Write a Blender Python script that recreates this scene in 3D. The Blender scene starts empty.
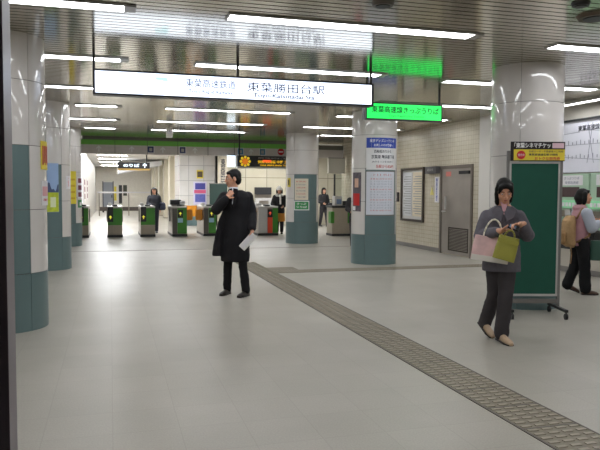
import bpy, bmesh, math, random
from mathutils import Vector, Matrix
random.seed(7)
PI = math.pi
scene = bpy.context.scene
COL = scene.collection
R = math.radians

# ------------------------------------------------------------------ materials
def lin(c):
    o = []
    for v in c:
        v = v / 255.0
        o.append(v / 12.92 if v <= .04045 else ((v + .055) / 1.055) ** 2.4)
    return (o[0], o[1], o[2], 1.0)
_M = {}
def mat(name, rgb, rough=.5, metal=0.0, emit=0.0, noise=0.0, nscale=8.0, spec=.5, bump=0.0, bscale=60.0, coat=0.0):
    if name in _M: return _M[name]
    m = bpy.data.materials.new(name); m.use_nodes = True
    nt = m.node_tree; b = nt.nodes['Principled BSDF']
    c = lin(rgb)
    b.inputs['Base Color'].default_value = c
    b.inputs['Roughness'].default_value = rough
    b.inputs['Metallic'].default_value = metal
    b.inputs['Specular IOR Level'].default_value = spec
    if coat: b.inputs['Coat Weight'].default_value = coat; b.inputs['Coat Roughness'].default_value = .03
    if emit:
        b.inputs['Emission Color'].default_value = c
        b.inputs['Emission Strength'].default_value = emit
    tc = nt.nodes.new('ShaderNodeTexCoord')
    if noise:
        n = nt.nodes.new('ShaderNodeTexNoise'); n.inputs['Scale'].default_value = nscale; n.inputs['Detail'].default_value = 5
        nt.links.new(tc.outputs['Object'], n.inputs['Vector'])
        r = nt.nodes.new('ShaderNodeValToRGB')
        r.color_ramp.elements[0].position = .3; r.color_ramp.elements[1].position = .7
        r.color_ramp.elements[0].color = tuple(c[i] * (1 - noise) for i in range(3)) + (1,)
        r.color_ramp.elements[1].color = tuple(min(1, c[i] * (1 + noise)) for i in range(3)) + (1,)
        nt.links.new(n.outputs['Fac'], r.inputs['Fac']); nt.links.new(r.outputs['Color'], b.inputs['Base Color'])
    if bump:
        n = nt.nodes.new('ShaderNodeTexNoise'); n.inputs['Scale'].default_value = bscale
        nt.links.new(tc.outputs['Object'], n.inputs['Vector'])
        bp = nt.nodes.new('ShaderNodeBump'); bp.inputs['Strength'].default_value = bump; bp.inputs['Distance'].default_value = .01
        nt.links.new(n.outputs['Fac'], bp.inputs['Height']); nt.links.new(bp.outputs['Normal'], b.inputs['Normal'])
    _M[name] = m
    return m
def tile_mat(name, rgb, rgb2, mortar, w, h, gap, axes='XY', rough=.3, spec=.5, noise=.06, nscale=2.0, bump=.15, offset=0.0, grain=0.0):
    m = bpy.data.materials.new(name); m.use_nodes = True
    nt = m.node_tree; b = nt.nodes['Principled BSDF']
    tc = nt.nodes.new('ShaderNodeTexCoord'); sp = nt.nodes.new('ShaderNodeSeparateXYZ'); cb = nt.nodes.new('ShaderNodeCombineXYZ')
    nt.links.new(tc.outputs['Object'], sp.inputs[0])
    nt.links.new(sp.outputs[axes[0]], cb.inputs[0]); nt.links.new(sp.outputs[axes[1]], cb.inputs[1])
    br = nt.nodes.new('ShaderNodeTexBrick')
    br.offset = offset; br.squash = 1.0
    br.inputs['Scale'].default_value = 1; br.inputs['Brick Width'].default_value = w; br.inputs['Row Height'].default_value = h
    br.inputs['Mortar Size'].default_value = gap; br.inputs['Mortar Smooth'].default_value = .2; br.inputs['Bias'].default_value = 0
    br.inputs['Color1'].default_value = lin(rgb); br.inputs['Color2'].default_value = lin(rgb2); br.inputs['Mortar'].default_value = lin(mortar)
    nt.links.new(cb.outputs[0], br.inputs['Vector'])
    n = nt.nodes.new('ShaderNodeTexNoise'); n.inputs['Scale'].default_value = nscale; n.inputs['Detail'].default_value = 6
    nt.links.new(tc.outputs['Object'], n.inputs['Vector'])
    mx = nt.nodes.new('ShaderNodeMix'); mx.data_type = 'RGBA'; mx.blend_type = 'MULTIPLY'; mx.inputs['Factor'].default_value = 1
    rp = nt.nodes.new('ShaderNodeValToRGB'); rp.color_ramp.elements[0].position = .3; rp.color_ramp.elements[1].position = .7
    v = 1 - 2 * noise
    rp.color_ramp.elements[0].color = (v, v, v * .98, 1); rp.color_ramp.elements[1].color = (1, 1, 1, 1)
    nt.links.new(n.outputs['Fac'], rp.inputs['Fac'])
    nt.links.new(br.outputs['Color'], mx.inputs['A']); nt.links.new(rp.outputs['Color'], mx.inputs['B'])
    nt.links.new(mx.outputs['Result'], b.inputs['Base Color'])
    bp = nt.nodes.new('ShaderNodeBump'); bp.inputs['Strength'].default_value = bump; bp.inputs['Distance'].default_value = .003; bp.invert = True
    nt.links.new(br.outputs['Fac'], bp.inputs['Height']); nt.links.new(bp.outputs['Normal'], b.inputs['Normal'])
    if grain:
        n2 = nt.nodes.new('ShaderNodeTexNoise'); n2.inputs['Scale'].default_value = 90; n2.inputs['Detail'].default_value = 3
        nt.links.new(tc.outputs['Object'], n2.inputs['Vector'])
        r2 = nt.nodes.new('ShaderNodeValToRGB'); r2.color_ramp.elements[0].position = .35; r2.color_ramp.elements[1].position = .65
        g = 1 - grain; r2.color_ramp.elements[0].color = (g, g, g, 1); r2.color_ramp.elements[1].color = (1, 1, 1, 1)
        nt.links.new(n2.outputs['Fac'], r2.inputs['Fac'])
        m2 = nt.nodes.new('ShaderNodeMix'); m2.data_type = 'RGBA'; m2.blend_type = 'MULTIPLY'; m2.inputs['Factor'].default_value = 1
        nt.links.new(mx.outputs['Result'], m2.inputs['A']); nt.links.new(r2.outputs['Color'], m2.inputs['B']); nt.links.new(m2.outputs['Result'], b.inputs['Base Color'])
    b.inputs['Roughness'].default_value = rough; b.inputs['Specular IOR Level'].default_value = spec
    return m

# ------------------------------------------------------------------ mesh helpers
class MB:
    def __init__(s): s.bm = bmesh.new()
    def box(s, x0, x1, y0, y1, z0, z1, M=None):
        m = Matrix.Translation(((x0 + x1) / 2, (y0 + y1) / 2, (z0 + z1) / 2)) @ Matrix.Diagonal((abs(x1 - x0), abs(y1 - y0), abs(z1 - z0), 1))
        if M is not None: m = M @ m
        bmesh.ops.create_cube(s.bm, size=1, matrix=m); return s
    def cone(s, a, b, r0, r1, n=16, caps=True):
        a, b = Vector(a), Vector(b); d = b - a; L = d.length
        if L < 1e-6: return s
        q = d.to_track_quat('Z', 'Y').to_matrix().to_4x4()
        bmesh.ops.create_cone(s.bm, cap_ends=caps, segments=n, radius1=r0, radius2=r1, depth=L, matrix=Matrix.Translation((a + b) / 2) @ q); return s
    def ball(s, c, r, n=14, M=None):
        if not hasattr(r, '__len__'): r = (r, r, r)
        m = Matrix.Translation(c) @ (M if M is not None else Matrix()) @ Matrix.Diagonal((r[0], r[1], r[2], 1))
        bmesh.ops.create_uvsphere(s.bm, u_segments=n, v_segments=max(6, n * 2 // 3), radius=1, matrix=m); return s
    def tube(s, pts, rads, n=14):
        for i in range(len(pts) - 1): s.cone(pts[i], pts[i + 1], rads[i], rads[i + 1], n)
        for p, r in zip(pts, rads): s.ball(p, r, n)
        return s
    def loft(s, rings, n=20):
        # rings: (cx,cy,cz,rx,ry,yaw)
        prev = None; first = None
        for rg in rings:
            cx, cy, cz, rx, ry = rg[:5]; yw = rg[5] if len(rg) > 5 else 0
            vs = []
            for i in range(n):
                a = 2 * PI * i / n; x = rx * math.cos(a); y = ry * math.sin(a)
                vs.append(s.bm.verts.new((cx + x * math.cos(yw) - y * math.sin(yw), cy + x * math.sin(yw) + y * math.cos(yw), cz)))
            if prev:
                for i in range(n): s.bm.faces.new((prev[i], prev[(i + 1) % n], vs[(i + 1) % n], vs[i]))
            else: first = vs
            prev = vs
        s.bm.faces.new(list(reversed(first))); s.bm.faces.new(prev)
        return s
    def prism(s, pts, z0, z1, M=None):
        # polygon in XY extruded along Z, then transformed
        M = M if M is not None else Matrix()
        a = [s.bm.verts.new(M @ Vector((p[0], p[1], z0))) for p in pts]
        b = [s.bm.verts.new(M @ Vector((p[0], p[1], z1))) for p in pts]
        n = len(pts)
        s.bm.faces.new(list(reversed(a))); s.bm.faces.new(b)
        for i in range(n): s.bm.faces.new((a[i], a[(i + 1) % n], b[(i + 1) % n], b[i]))
        return s
    def arc(s, cx, cy, r0, r1, a0, a1, z0, z1, n=12):
        # cylinder shell patch; angle from -Y towards +X (degrees)
        rows = []
        for i in range(n + 1):
            a = R(a0 + (a1 - a0) * i / n); sx, sy = math.sin(a), -math.cos(a)
            rows.append([s.bm.verts.new((cx + r * sx, cy + r * sy, z)) for r, z in ((r0, z0), (r1, z0), (r1, z1), (r0, z1))])
        for i in range(n):
            p, q = rows[i], rows[i + 1]
            for k in range(4): s.bm.faces.new((p[k], p[(k + 1) % 4], q[(k + 1) % 4], q[k]))
        if abs(a1 - a0) < 359.9:
            s.bm.faces.new(rows[0][::-1]); s.bm.faces.new(rows[-1])
        return s
    def bevel(s, w, seg=2):
        bmesh.ops.bevel(s.bm, geom=list(s.bm.edges), offset=w, segments=seg, affect='EDGES', profile=.6); return s
    def build(s, name, m, parent=None, smooth=False, loc=None, label=None, autos=None):
        bmesh.ops.recalc_face_normals(s.bm, faces=s.bm.faces[:])
        me = bpy.data.meshes.new(name); s.bm.to_mesh(me); s.bm.free()
        if m: me.materials.append(m)
        if smooth: me.polygons.foreach_set('use_smooth', [True] * len(me.polygons))
        if autos: me.set_sharp_from_angle(angle=R(autos))
        o = bpy.data.objects.new(name, me); COL.objects.link(o)
        if parent: o.parent = parent
        if loc: o.location = loc
        if label: o['label'] = label
        return o
def thing(name, label, cat, loc=(0, 0, 0), rotz=0.0, group=None):
    o = bpy.data.objects.new(name, None); COL.objects.link(o)
    o.empty_display_size = .1
    o.location = loc; o.rotation_euler = (0, 0, rotz); o['label'] = label; o['category'] = cat; o['kind'] = 'thing'
    if group: o['group'] = group
    return o
def tag(o, label, cat, group=None, kind='thing'):
    o['label'] = label; o['category'] = cat; o['kind'] = kind
    if group: o['group'] = group
    return o
def struct(o, label=None):
    o['kind'] = 'structure'
    if label: o['label'] = label; o['category'] = 'building part'
    return o
FACE_Y = Matrix(((1, 0, 0, 0), (0, 0, -1, 0), (0, 1, 0, 0), (0, 0, 0, 1)))          # reads from -Y
FACE_NX = Matrix(((0, 0, -1, 0), (-1, 0, 0, 0), (0, 1, 0, 0), (0, 0, 0, 1)))        # reads from -X
def text(name, body, h, m, parent, M=None, width=None, bold=0.0, cyl=None, ext=.0015, align='CENTER', vertical=False):
    cu = bpy.data.curves.new(name, 'FONT')
    cu.body = '\n'.join(body) if vertical else body
    cu.size = 1; cu.align_x = align; cu.align_y = 'CENTER'; cu.offset = bold; cu.resolution_u = 3
    if vertical: cu.space_line = .85
    t = bpy.data.objects.new(name + '_tmp', cu); COL.objects.link(t)
    bpy.context.view_layer.update()
    dg = bpy.context.evaluated_depsgraph_get()
    me = bpy.data.meshes.new_from_object(t.evaluated_get(dg))
    bpy.data.objects.remove(t); bpy.data.curves.remove(cu)
    bm = bmesh.new(); bm.from_mesh(me); bpy.data.meshes.remove(me)
    if not bm.verts: bm.verts.new((0, 0, 0))
    xs = [v.co.x for v in bm.verts]; ys = [v.co.y for v in bm.verts]
    W = max(1e-3, max(xs) - min(xs)); H = max(1e-3, max(ys) - min(ys)); cx = (max(xs) + min(xs)) / 2; cy = (max(ys) + min(ys)) / 2
    sy = h / H; sx = (width / W) if width else sy
    for v in bm.verts: v.co = Vector(((v.co.x - cx) * sx, (v.co.y - cy) * sy, 0))
    if ext:
        r = bmesh.ops.extrude_face_region(bm, geom=bm.faces[:])
        for v in [g for g in r['geom'] if isinstance(g, bmesh.types.BMVert)]: v.co.z += ext
    for v in bm.verts:
        if cyl:
            ox, oy, rad, a0, z = cyl
            a = R(a0) + v.co.x / rad; rr = rad + v.co.z
            v.co = Vector((ox + rr * math.sin(a), oy - rr * math.cos(a), z + v.co.y))
        else: v.co = M @ v.co
    me = bpy.data.meshes.new(name); bm.to_mesh(me); bm.free(); me.materials.append(m)
    o = bpy.data.objects.new(name, me); COL.objects.link(o); o.parent = parent
    return o
def remesh(mb, name, m, parent, voxel=.008, smooth=4, label=None, wrinkle=0.0, wscale=.12):
    bm = mb.bm; bmesh.ops.recalc_face_normals(bm, faces=bm.faces[:])
    me = bpy.data.meshes.new(name + '_src'); bm.to_mesh(me); bm.free()
    t = bpy.data.objects.new(name + '_src', me); COL.objects.link(t)
    md = t.modifiers.new('r', 'REMESH'); md.mode = 'VOXEL'; md.voxel_size = voxel; md.use_smooth_shade = True
    if smooth:
        sm = t.modifiers.new('s', 'SMOOTH'); sm.iterations = smooth; sm.factor = .5
    if wrinkle:
        tx = bpy.data.textures.new(name + '_folds', 'CLOUDS'); tx.noise_scale = wscale; tx.noise_depth = 2
        dm = t.modifiers.new('d', 'DISPLACE'); dm.texture = tx; dm.strength = wrinkle; dm.mid_level = .5; dm.texture_coords = 'LOCAL'
    bpy.context.view_layer.update()
    dg = bpy.context.evaluated_depsgraph_get()
    out = bpy.data.meshes.new_from_object(t.evaluated_get(dg)); out.name = name
    bpy.data.objects.remove(t); bpy.data.meshes.remove(me)
    out.materials.clear(); out.materials.append(m)
    out.polygons.foreach_set('use_smooth', [True] * len(out.polygons))
    o = bpy.data.objects.new(name, out); COL.objects.link(o); o.parent = parent
    if label: o['label'] = label
    return o

# ------------------------------------------------------------------ palette
H = 3.05
M_white = mat('white_enamel', (212, 207, 203), .3, noise=.03, nscale=1.5, coat=1.0)
M_teal = mat('teal_panel', (96, 117, 118), .33, noise=.04, nscale=2)
M_joint = mat('joint_dark', (92, 86, 80), .6)
M_black = mat('black_metal', (28, 27, 30), .4)
M_dark = mat('dark_plastic', (38, 38, 40), .45)
M_steel = mat('stainless', (150, 142, 132), .32, metal=.85, noise=.06, nscale=3)
M_grey = mat('grey_paint', (118, 114, 110), .45, noise=.03)
M_lgrey = mat('light_grey_paint', (182, 180, 176), .4, noise=.03)
M_ink = mat('dark_ink', (40, 42, 60), .6)
M_inkgrey = mat('grey_ink', (120, 124, 145), .6)
M_redink = mat('red_ink', (190, 60, 55), .6)
M_paper = mat('paper_white', (222, 220, 222), .6, noise=.02)
M_whiteink = mat('white_ink', (235, 235, 235), .6)
M_green = mat('gate_green', (62, 128, 40), .4, noise=.03)
M_orange = mat('orange_plastic', (212, 138, 36), .4)
M_yellow = mat('yellow_print', (226, 206, 60), .5)
M_blueprint = mat('blue_print', (44, 70, 170), .5)
M_tube = mat('fluorescent_glow', (250, 252, 255), .5, emit=11.0)
M_addedtube = mat('added_tube_glow', (250, 252, 255), .5, emit=40.0)  # only for the added, unseen lights behind the gate header

# ------------------------------------------------------------------ setting
fl = MB().box(-7, 14, -4, 50, -.2, 0).build('floor', tile_mat('floor_tiles', (174, 169, 159), (170, 165, 155), (163, 157, 147), .4, .4, .003, 'XY', rough=.36, spec=.36, noise=.06, nscale=1.3, bump=.05, grain=.12))
struct(fl)
# ceiling of reflective metal slats running across the hall
M_slat = mat('slat_metal', (200, 194, 178), .12, metal=.85)
M_void = mat('ceiling_void', (28, 27, 25), .8)
c = MB(); y = -4.0
while y < 21.0:
    c.box(-5, 10, y, y + .089, H, H + .012); y += .108
ce = c.build('ceiling', M_slat); struct(ce)
struct(MB().box(-5, 10, -4, 21.0, H + .07, H + .2).build('ceiling', M_void, ce))
struct(MB().box(-5, 14, 21.0, 50, H, H + .2).build('ceiling', mat('plain_ceiling', (196, 194, 188), .5)))
M_wtile = tile_mat('wall_tiles', (204, 196, 176), (198, 190, 170), (166, 156, 138), .1, .1, .004, 'YZ', rough=.25, noise=.05, bump=.2)
struct(MB().box(7.6, 8.0, 11.9, 21, 0, H).build('wall_right', M_wtile))
struct(MB().box(8.0, 8.15, 11.75, 11.9, 0, H).build('wall_right', mat('machine_wall', (206, 200, 190), .35, noise=.03)))
struct(MB().box(8.15, 8.4, -4, 11.9, 0, H).build('wall_right', mat('machine_wall', (206, 200, 190), .35, noise=.03)))
struct(MB().box(7.575, 7.61, 11.88, 12.32, 0, H).box(7.575, 8.16, 11.85, 11.9, 0, H).build('trim_1', mat('pilaster_white', (215, 211, 205), .3)))
struct(MB().box(7.56, 7.6, 12.6, 12.63, 0, 0.0 + .02).box(7.585, 7.6, 14.05, 21, 0, .1).build('baseboard_right', M_grey))
struct(MB().box(8.07, 8.15, 3, 11.75, 0, .1).build('baseboard_right', M_grey))
struct(MB().box(-3.4, -3.2, -4, 21, 0, H).build('wall_left', mat('wall_left_panel', (206, 202, 196), .3, noise=.03)))
struct(MB().box(-5, 11, -4.2, -4, 0, H).build('wall_front', mat('wall_front_panel', (150, 146, 140), .5)))
struct(MB().box(-1.2, -.98, 21, 49, 0, H).box(-3.4, -.98, 20.9, 21.05, 0, H).build('wall_left', mat('passage_wall', (200, 196, 190), .35, noise=.03)))
struct(MB().box(-5, 11, 48, 48.2, 0, H).build('wall_back', mat('end_wall', (226, 221, 210), .5, noise=.05)))
pm = MB().box(2.9, 3.1, 29, 47.9, 0, H)
for k_ in range(5): pm.box(2.68, 2.9, 31 + 3.4 * k_, 31.9 + 3.4 * k_, 0, H)
struct(pm.build('wall_passage', tile_mat('passage_panels', (220, 213, 196), (214, 207, 190), (160, 152, 136), 1.6, 4, .05, 'YZ', rough=.35, bump=.2)))
struct(MB().box(4.25, 14, 26.6, 26.8, 0, H).build('wall_back', tile_mat('rear_panels', (196, 188, 166), (190, 182, 160), (120, 112, 96), .9, 1.0, .012, 'XZ', rough=.4, bump=.2)))
pl = MB().box(2.72, 4.2, 27, 28.9, .78, H).build('wall_passage', tile_mat('pillar_tiles', (216, 213, 210), (212, 209, 206), (170, 168, 168), .62, .62, .012, 'XZ', rough=.25, bump=.2)); struct(pl)
struct(MB().box(2.72, 4.2, 27, 28.9, 0, .78).build('baseboard_passage', M_teal, pl))
# dark door frame beside the camera, at the left edge of the picture
fr = MB().box(-.42, -.175, 1.0, 1.16, 0, H).build('door_frame_left', mat('dark_frame', (66, 57, 70), .4))
struct(fr)
struct(MB().box(-.175, -.151, 1.06, 1.14, 0, H).build('trim_2', mat('frame_edge', (104, 94, 104), .35), fr))

# expansion joint in the floor
struct(MB().box(-3.2, 7.5, 16.15, 16.24, 0, .004).build('trim_3', mat('joint_strip', (138, 130, 118), .5)))
# tactile paving
M_tac = mat('tactile_base', (124, 116, 101), .6, noise=.12, nscale=14)
M_tac2 = mat('tactile_bar', (148, 140, 124), .5, noise=.08, nscale=20)
t = MB().box(2.43, 2.83, 1.0, 12.95, 0, .004).box(2.83, 7.5, 11.15, 11.55, 0, .004).box(2.83, 3.35, 11.55, 12.0, 0, .004)
tac = t.build('tactile_strip', M_tac); struct(tac, 'brown tactile paving strip running across the floor')
b = MB()
def bars(x0, y0, along):
    for i in range(4):
        for j in range(6):
            if along == 'Y':
                xx = x0 + .05 + i * .1; yy = y0 + .034 + j * .0665
                b.box(xx - .034, xx + .034, yy - .014, yy + .014, .004, .009)
            else:
                yy = y0 + .05 + i * .1; xx = x0 + .034 + j * .0665
                b.box(xx - .014, xx + .014, yy - .034, yy + .034, .004, .009)
k = 1.0
while k < 12.8: bars(2.43, k, 'Y'); k += .4
k = 2.83
while k < 7.2: bars(k, 11.15, 'X'); k += .4
b.build('raised_bars', M_tac2, tac)
jb = MB(); k = 1.0
while k < 12.9: jb.box(2.43, 2.83, k - .006, k + .006, .004, .0052); k += .4
jb.box(2.422, 2.436, 1.0, 12.95, 0, .0055).box(2.824, 2.838, 1.0, 11.15, 0, .0055)
jb.build('tile_joints', M_joint, tac)

# ------------------------------------------------------------------ ceiling lights
ROWS = [5.93, 8.28, 10.68, 12.87, 15.32, 17.47]
ORD = ['nearest', 'second', 'third', 'fourth', 'fifth', 'farthest']
def light(x0, x1, y, label, glow=M_tube, w=.19):
    cx = (x0 + x1) / 2; L = (x1 - x0) / 2
    t = thing('ceiling_light', label, 'ceiling light', (cx, y, H), 0, 'recessed fluorescent strips')
    m = MB().box(-L - .02, L + .02, -w / 2 - .018, -w / 2, -.016, .0).box(-L - .02, L + .02, w / 2, w / 2 + .018, -.016, .0)
    m.box(-L - .02, -L, -w / 2, w / 2, -.016, 0).box(L, L + .1, -w / 2, w / 2, -.016, 0)
    m.build('frame', M_lgrey, t)
    MB().box(-L, L, -w / 2, w / 2, -.014, -.002).build('diffuser', glow, t)
    return t
for x0, x1, nm in ((-2.3, .13, 'left'), (1.05, 3.52, 'middle'), (4.6, 7.15, 'right')):
    for i, y in enumerate(ROWS):
        xs_ = {('left', 3): -.6, ('right', 5): 5.74, ('left', 5): -.6}.get((nm, i), x0)
        light(xs_, x1, y + (.14 if nm == 'right' else 0), 'recessed fluorescent ceiling strip, %s from the camera in the %s row' % (ORD[i], nm))
    for i, y in enumerate((3.6, 1.3)):
        light(x0, x1, y, 'recessed fluorescent strip overhead in the %s row, %s behind the view' % (nm, ORD[i]))
for i, y in enumerate((23, 27.5, 31, 34.5, 39, 44)):
    light(-.55, .75, y, 'short ceiling light in the far passage, %s one beyond the gates' % ORD[i], mat('passage_glow', (250, 252, 255), .5, emit=95.0), .24)
for i, (y, nm) in enumerate(((22.2, 'first'), (24.8, 'second'))):  # added lights, hidden by the header, to brighten passage and gate area
    light(1.5, 2.7, y, 'unseen added light over the right side of the passage, %s behind the header' % nm, M_addedtube)
    light(5.2, 7.4, y + .3, 'unseen added light over the area behind the red gate, %s behind the header' % nm, M_addedtube)
for i, x in enumerate((1.6, 4.9, 8.6)):  # further added lights, out of sight, brightening the space behind the header
    light(x - .6, x + 1.0, 23.6, 'unseen added light behind the gate header, %s of three from the left' % ('first', 'second', 'third')[i], M_addedtube)
# fluorescent cove above the fare map
t = thing('cove_light', 'long fluorescent cove light running above the fare map', 'ceiling light', (7.8, 8.2, H))
MB().box(-.09, -.07, -2.2, 1.9, -.05, 0).box(.07, .09, -2.2, 1.9, -.05, 0).build('housing', M_lgrey, t)
MB().box(-.065, .065, -2.15, 1.85, -.03, -.012).build('tube_cover', M_tube, t)
# ceiling fittings
def detector(x, y, r, label, m):
    t = thing('ceiling_speaker', label, 'ceiling speaker', (x, y, H))
    MB().cone((0, 0, -.025), (0, 0, 0), r * .85, r, 24).build('rim', m, t, autos=30)
    MB().cone((0, 0, -.032), (0, 0, -.024), r * .6, r * .65, 24).build('grille', M_dark, t)
detector(4.2, 4.95, .17, 'round dark ceiling speaker near the top right corner', mat('speaker_bronze', (96, 82, 66), .5))
detector(2.22, 5.15, .1, 'small dark ceiling fitting above the middle light strip', mat('fitting', (90, 84, 78), .5))
detector(3.8, 4.66, .08, 'tiny dark ceiling fitting beside the round speaker', M_dark)

# ------------------------------------------------------------------ columns
CR = .46
COLS = [(-1.12, 7.53, 'large round white and teal column at the left edge of the picture'),
        (-1.17, 12.9, 'round column carrying the landscape poster, second in the left row'),
        (-1.18, 18.05, 'round column with a yellow poster, farthest in the left row'),
        (5.175, 7.3, 'large round white column behind the green rolling board'),
        (5.18, 12.37, 'round column with blue-headed notice and timetable, right row'),
        (5.19, 17.6, 'round column with beige notice and green sign by the gates')]
for x, y, lb in COLS:
    CR = .447 if 'rolling' in lb else .46
    t = thing('column', lb, 'column', (x, y, 0), 0, 'round hall columns')
    g = .35
    m = MB()
    for q in range(4):
        a0 = -45 + 90 * q
        zs = [1.92, 2.58, H] if q in (0, 2) else [.6, 1.26, 1.92, 2.58, H]
        for z0, z1 in zip(zs, zs[1:]): m.arc(0, 0, CR - .03, CR, a0 + g, a0 + 90 - g, z0 + .003, z1 - .003 if z1 < H else H, 14)
    m.build('white_cladding', M_white, t, smooth=True, autos=40)
    m = MB()
    for q in range(4):
        a0 = -45 + 90 * q
        zs = [0, .6, 1.26, 1.92] if q in (0, 2) else [0, .6]
        for z0, z1 in zip(zs, zs[1:]): m.arc(0, 0, CR - .03, CR, a0 + g, a0 + 90 - g, z0 + (.003 if z0 else 0), z1 - .003, 14)
    m.build('teal_cladding', M_teal, t, smooth=True, autos=40)
    MB().cone((0, 0, 0), (0, 0, H), CR - .012, CR - .012, 40).build('core', M_joint, t, smooth=True, autos=40)

CR = .46
def on_col(i, name, label, cat, a0, a1, z0, z1, m, off=.004, th=.004):
    """curved panel fixed to column i; returns thing, cyl tuple maker"""
    cx, cy = COLS[i][:2]; am = R((a0 + a1) / 2)
    px, py = CR * math.sin(am), -CR * math.cos(am)
    t = thing(name, label, cat, (cx + px, cy + py, z0))
    MB().arc(-px, -py, CR + off - .003, CR + off + th, a0, a1, 0, z1 - z0, 14).build('sheet', m, t, smooth=True, autos=40)
    def add(nm, b0, b1, w0, w1, mm, lift=.0012):
        return MB().arc(-px, -py, CR + off + th - .001, CR + off + th + lift, b0, b1, w0 - z0, w1 - z0, 10).build(nm, mm, t, smooth=True, autos=40)
    def wr(s, h, a, z, mm, width=None, bold=0, vertical=False):
        return text('lettering', s, h, mm, t, cyl=(-px, -py, CR + off + th, a, z - z0), width=width, bold=bold, vertical=vertical)
    return t, add, wr

# left edge column: small posters on its far side
t, add, wr = on_col(0, 'poster', 'yellow and red poster on the side of the left edge column', 'poster', 66, 98, 1.68, 1.98, M_yellow)
for k in range(5): add('red_block', 69 + k * 5, 72.5 + k * 5, 1.73 + .02 * (k % 2), 1.93, M_redink)
t, add, wr = on_col(0, 'poster', 'small white poster with red frame low on left edge column', 'poster', 66, 96, 1.30, 1.56, M_paper)
add('red_frame', 68, 92, 1.40, 1.5, mat('pink_print', (214, 160, 165), .5)); wr('お知らせ', .03, 78, 1.36, M_redink)
# landscape poster
t, add, wr = on_col(1, 'poster', 'landscape poster of blue sky over a yellow-green field', 'poster', -24, 36, 1.06, 1.94, mat('sky_print', (150, 176, 214), .5, noise=.06, nscale=4))
add('printed_field', -23.6, 35.6, 1.065, 1.42, mat('field_print', (186, 200, 52), .5, noise=.2, nscale=14))
px = []
cx, cy = COLS[1][:2]
mm = MB(); am = R(6); ox, oy = CR * math.sin(am), -CR * math.cos(am)
prev = None
for k in range(25):
    a = R(-23.6 + 59.2 * k / 24); zt = .46 + .07 * math.sin(k * .55) + .03 * math.sin(k * 1.7); rr = CR + .0098
    va = mm.bm.verts.new((rr * math.sin(a) - ox, -rr * math.cos(a) - oy, .355)); vb = mm.bm.verts.new((rr * math.sin(a) - ox, -rr * math.cos(a) - oy, zt))
    if prev: mm.bm.faces.new((prev[0], va, vb, prev[1]))
    prev = (va, vb)
mm.build('printed_mountains', mat('mountain_print', (70, 84, 120), .5), t)
add('printed_caption', 17, 29, 1.15, 1.33, mat('pale_print', (226, 232, 190), .5), .0025)
t, add, wr = on_col(1, 'poster', 'narrow white notice with pink print beside the landscape poster', 'poster', 58, 78, 1.48, 1.72, M_paper)
wr('ご案内', .16, 67, 1.6, mat('pink_ink', (214, 140, 150), .6), width=.05, vertical=True)
# farthest left column
t, add, wr = on_col(2, 'poster', 'tall yellow poster on the farthest left row column', 'poster', 12, 46, 1.1, 1.94, M_yellow)
for k in range(4): add('printed_lines', 16, 42, 1.22 + .16 * k, 1.27 + .16 * k, mat('gold_print', (204, 170, 40), .5))
t, add, wr = on_col(2, 'poster', 'white notice with three dark red pictures on the farthest left column', 'poster', 52, 82, 1.24, 1.8, M_paper)
for k in range(3): add('red_picture', 55, 79, 1.28 + .18 * k, 1.4 + .18 * k, mat('maroon_print', (120, 50, 66), .5))
t, add, wr = on_col(2, 'sign', 'small green sign below red pictures on the farthest left column', 'sign', 54, 80, 1.0, 1.2, mat('green_print', (60, 140, 84), .5))
add('white_symbol', 62, 74, 1.05, 1.14, M_whiteink)
# middle right column
t, add, wr = on_col(4, 'notice_sign', 'large white notice panel with blue heading on a round column', 'sign', -42, 43, 1.89, 2.52, M_paper)
add('blue_heading', -42, 43, 2.32, 2.52, M_blueprint)
wr('東京ディズニーランド', .062, 0, 2.46, M_whiteink, width=.55, bold=.012); wr('お楽しみのお客様へ', .055, 2, 2.375, M_whiteink, width=.42, bold=.012)
wr('西船橋のりかえ', .065, 0, 2.25, M_ink, width=.38, bold=.01); wr('京葉線 舞浜駅下車', .075, 2, 2.145, M_ink, width=.52, bold=.012)
wr('JRのきっぷを含めて', .045, 0, 2.045, M_ink, width=.46); wr('当駅から820円', .07, 6, 1.955, M_redink, width=.4, bold=.012)
t, add, wr = on_col(4, 'timetable', 'tall timetable sheet in grey frame under the blue-headed notice', 'sign', -43, 37, .98, 1.87, M_grey)
add('printed_sheet', -41.5, 35.5, 1.0, 1.85, mat('timetable_paper', (206, 208, 218), .4), .002)
wr('平日 休日', .045, -3, 1.79, M_redink, width=.42)
for k in range(13):
    row = ' '.join('%02d' % random.randint(1, 59) for _ in range(7)) if k % 4 else '東葉勝田台駅発車時刻'
    wr(row, .028, -3, 1.71 - .052 * k, M_inkgrey if k % 4 else M_redink, width=.46)
t, add, wr = on_col(4, 'poster', 'narrow colourful poster with red patch on the column side', 'poster', -88, -56, 1.06, 1.84, mat('dark_photo', (92, 84, 92), .5, noise=.35, nscale=9))
add('red_patch', -84, -60, 1.18, 1.42, mat('red_print', (200, 40, 40), .5)); add('printed_face', -78, -64, 1.54, 1.72, mat('face_print', (206, 168, 146), .5)); add('white_caption', -86, -74, 1.08, 1.16, M_paper)
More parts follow.
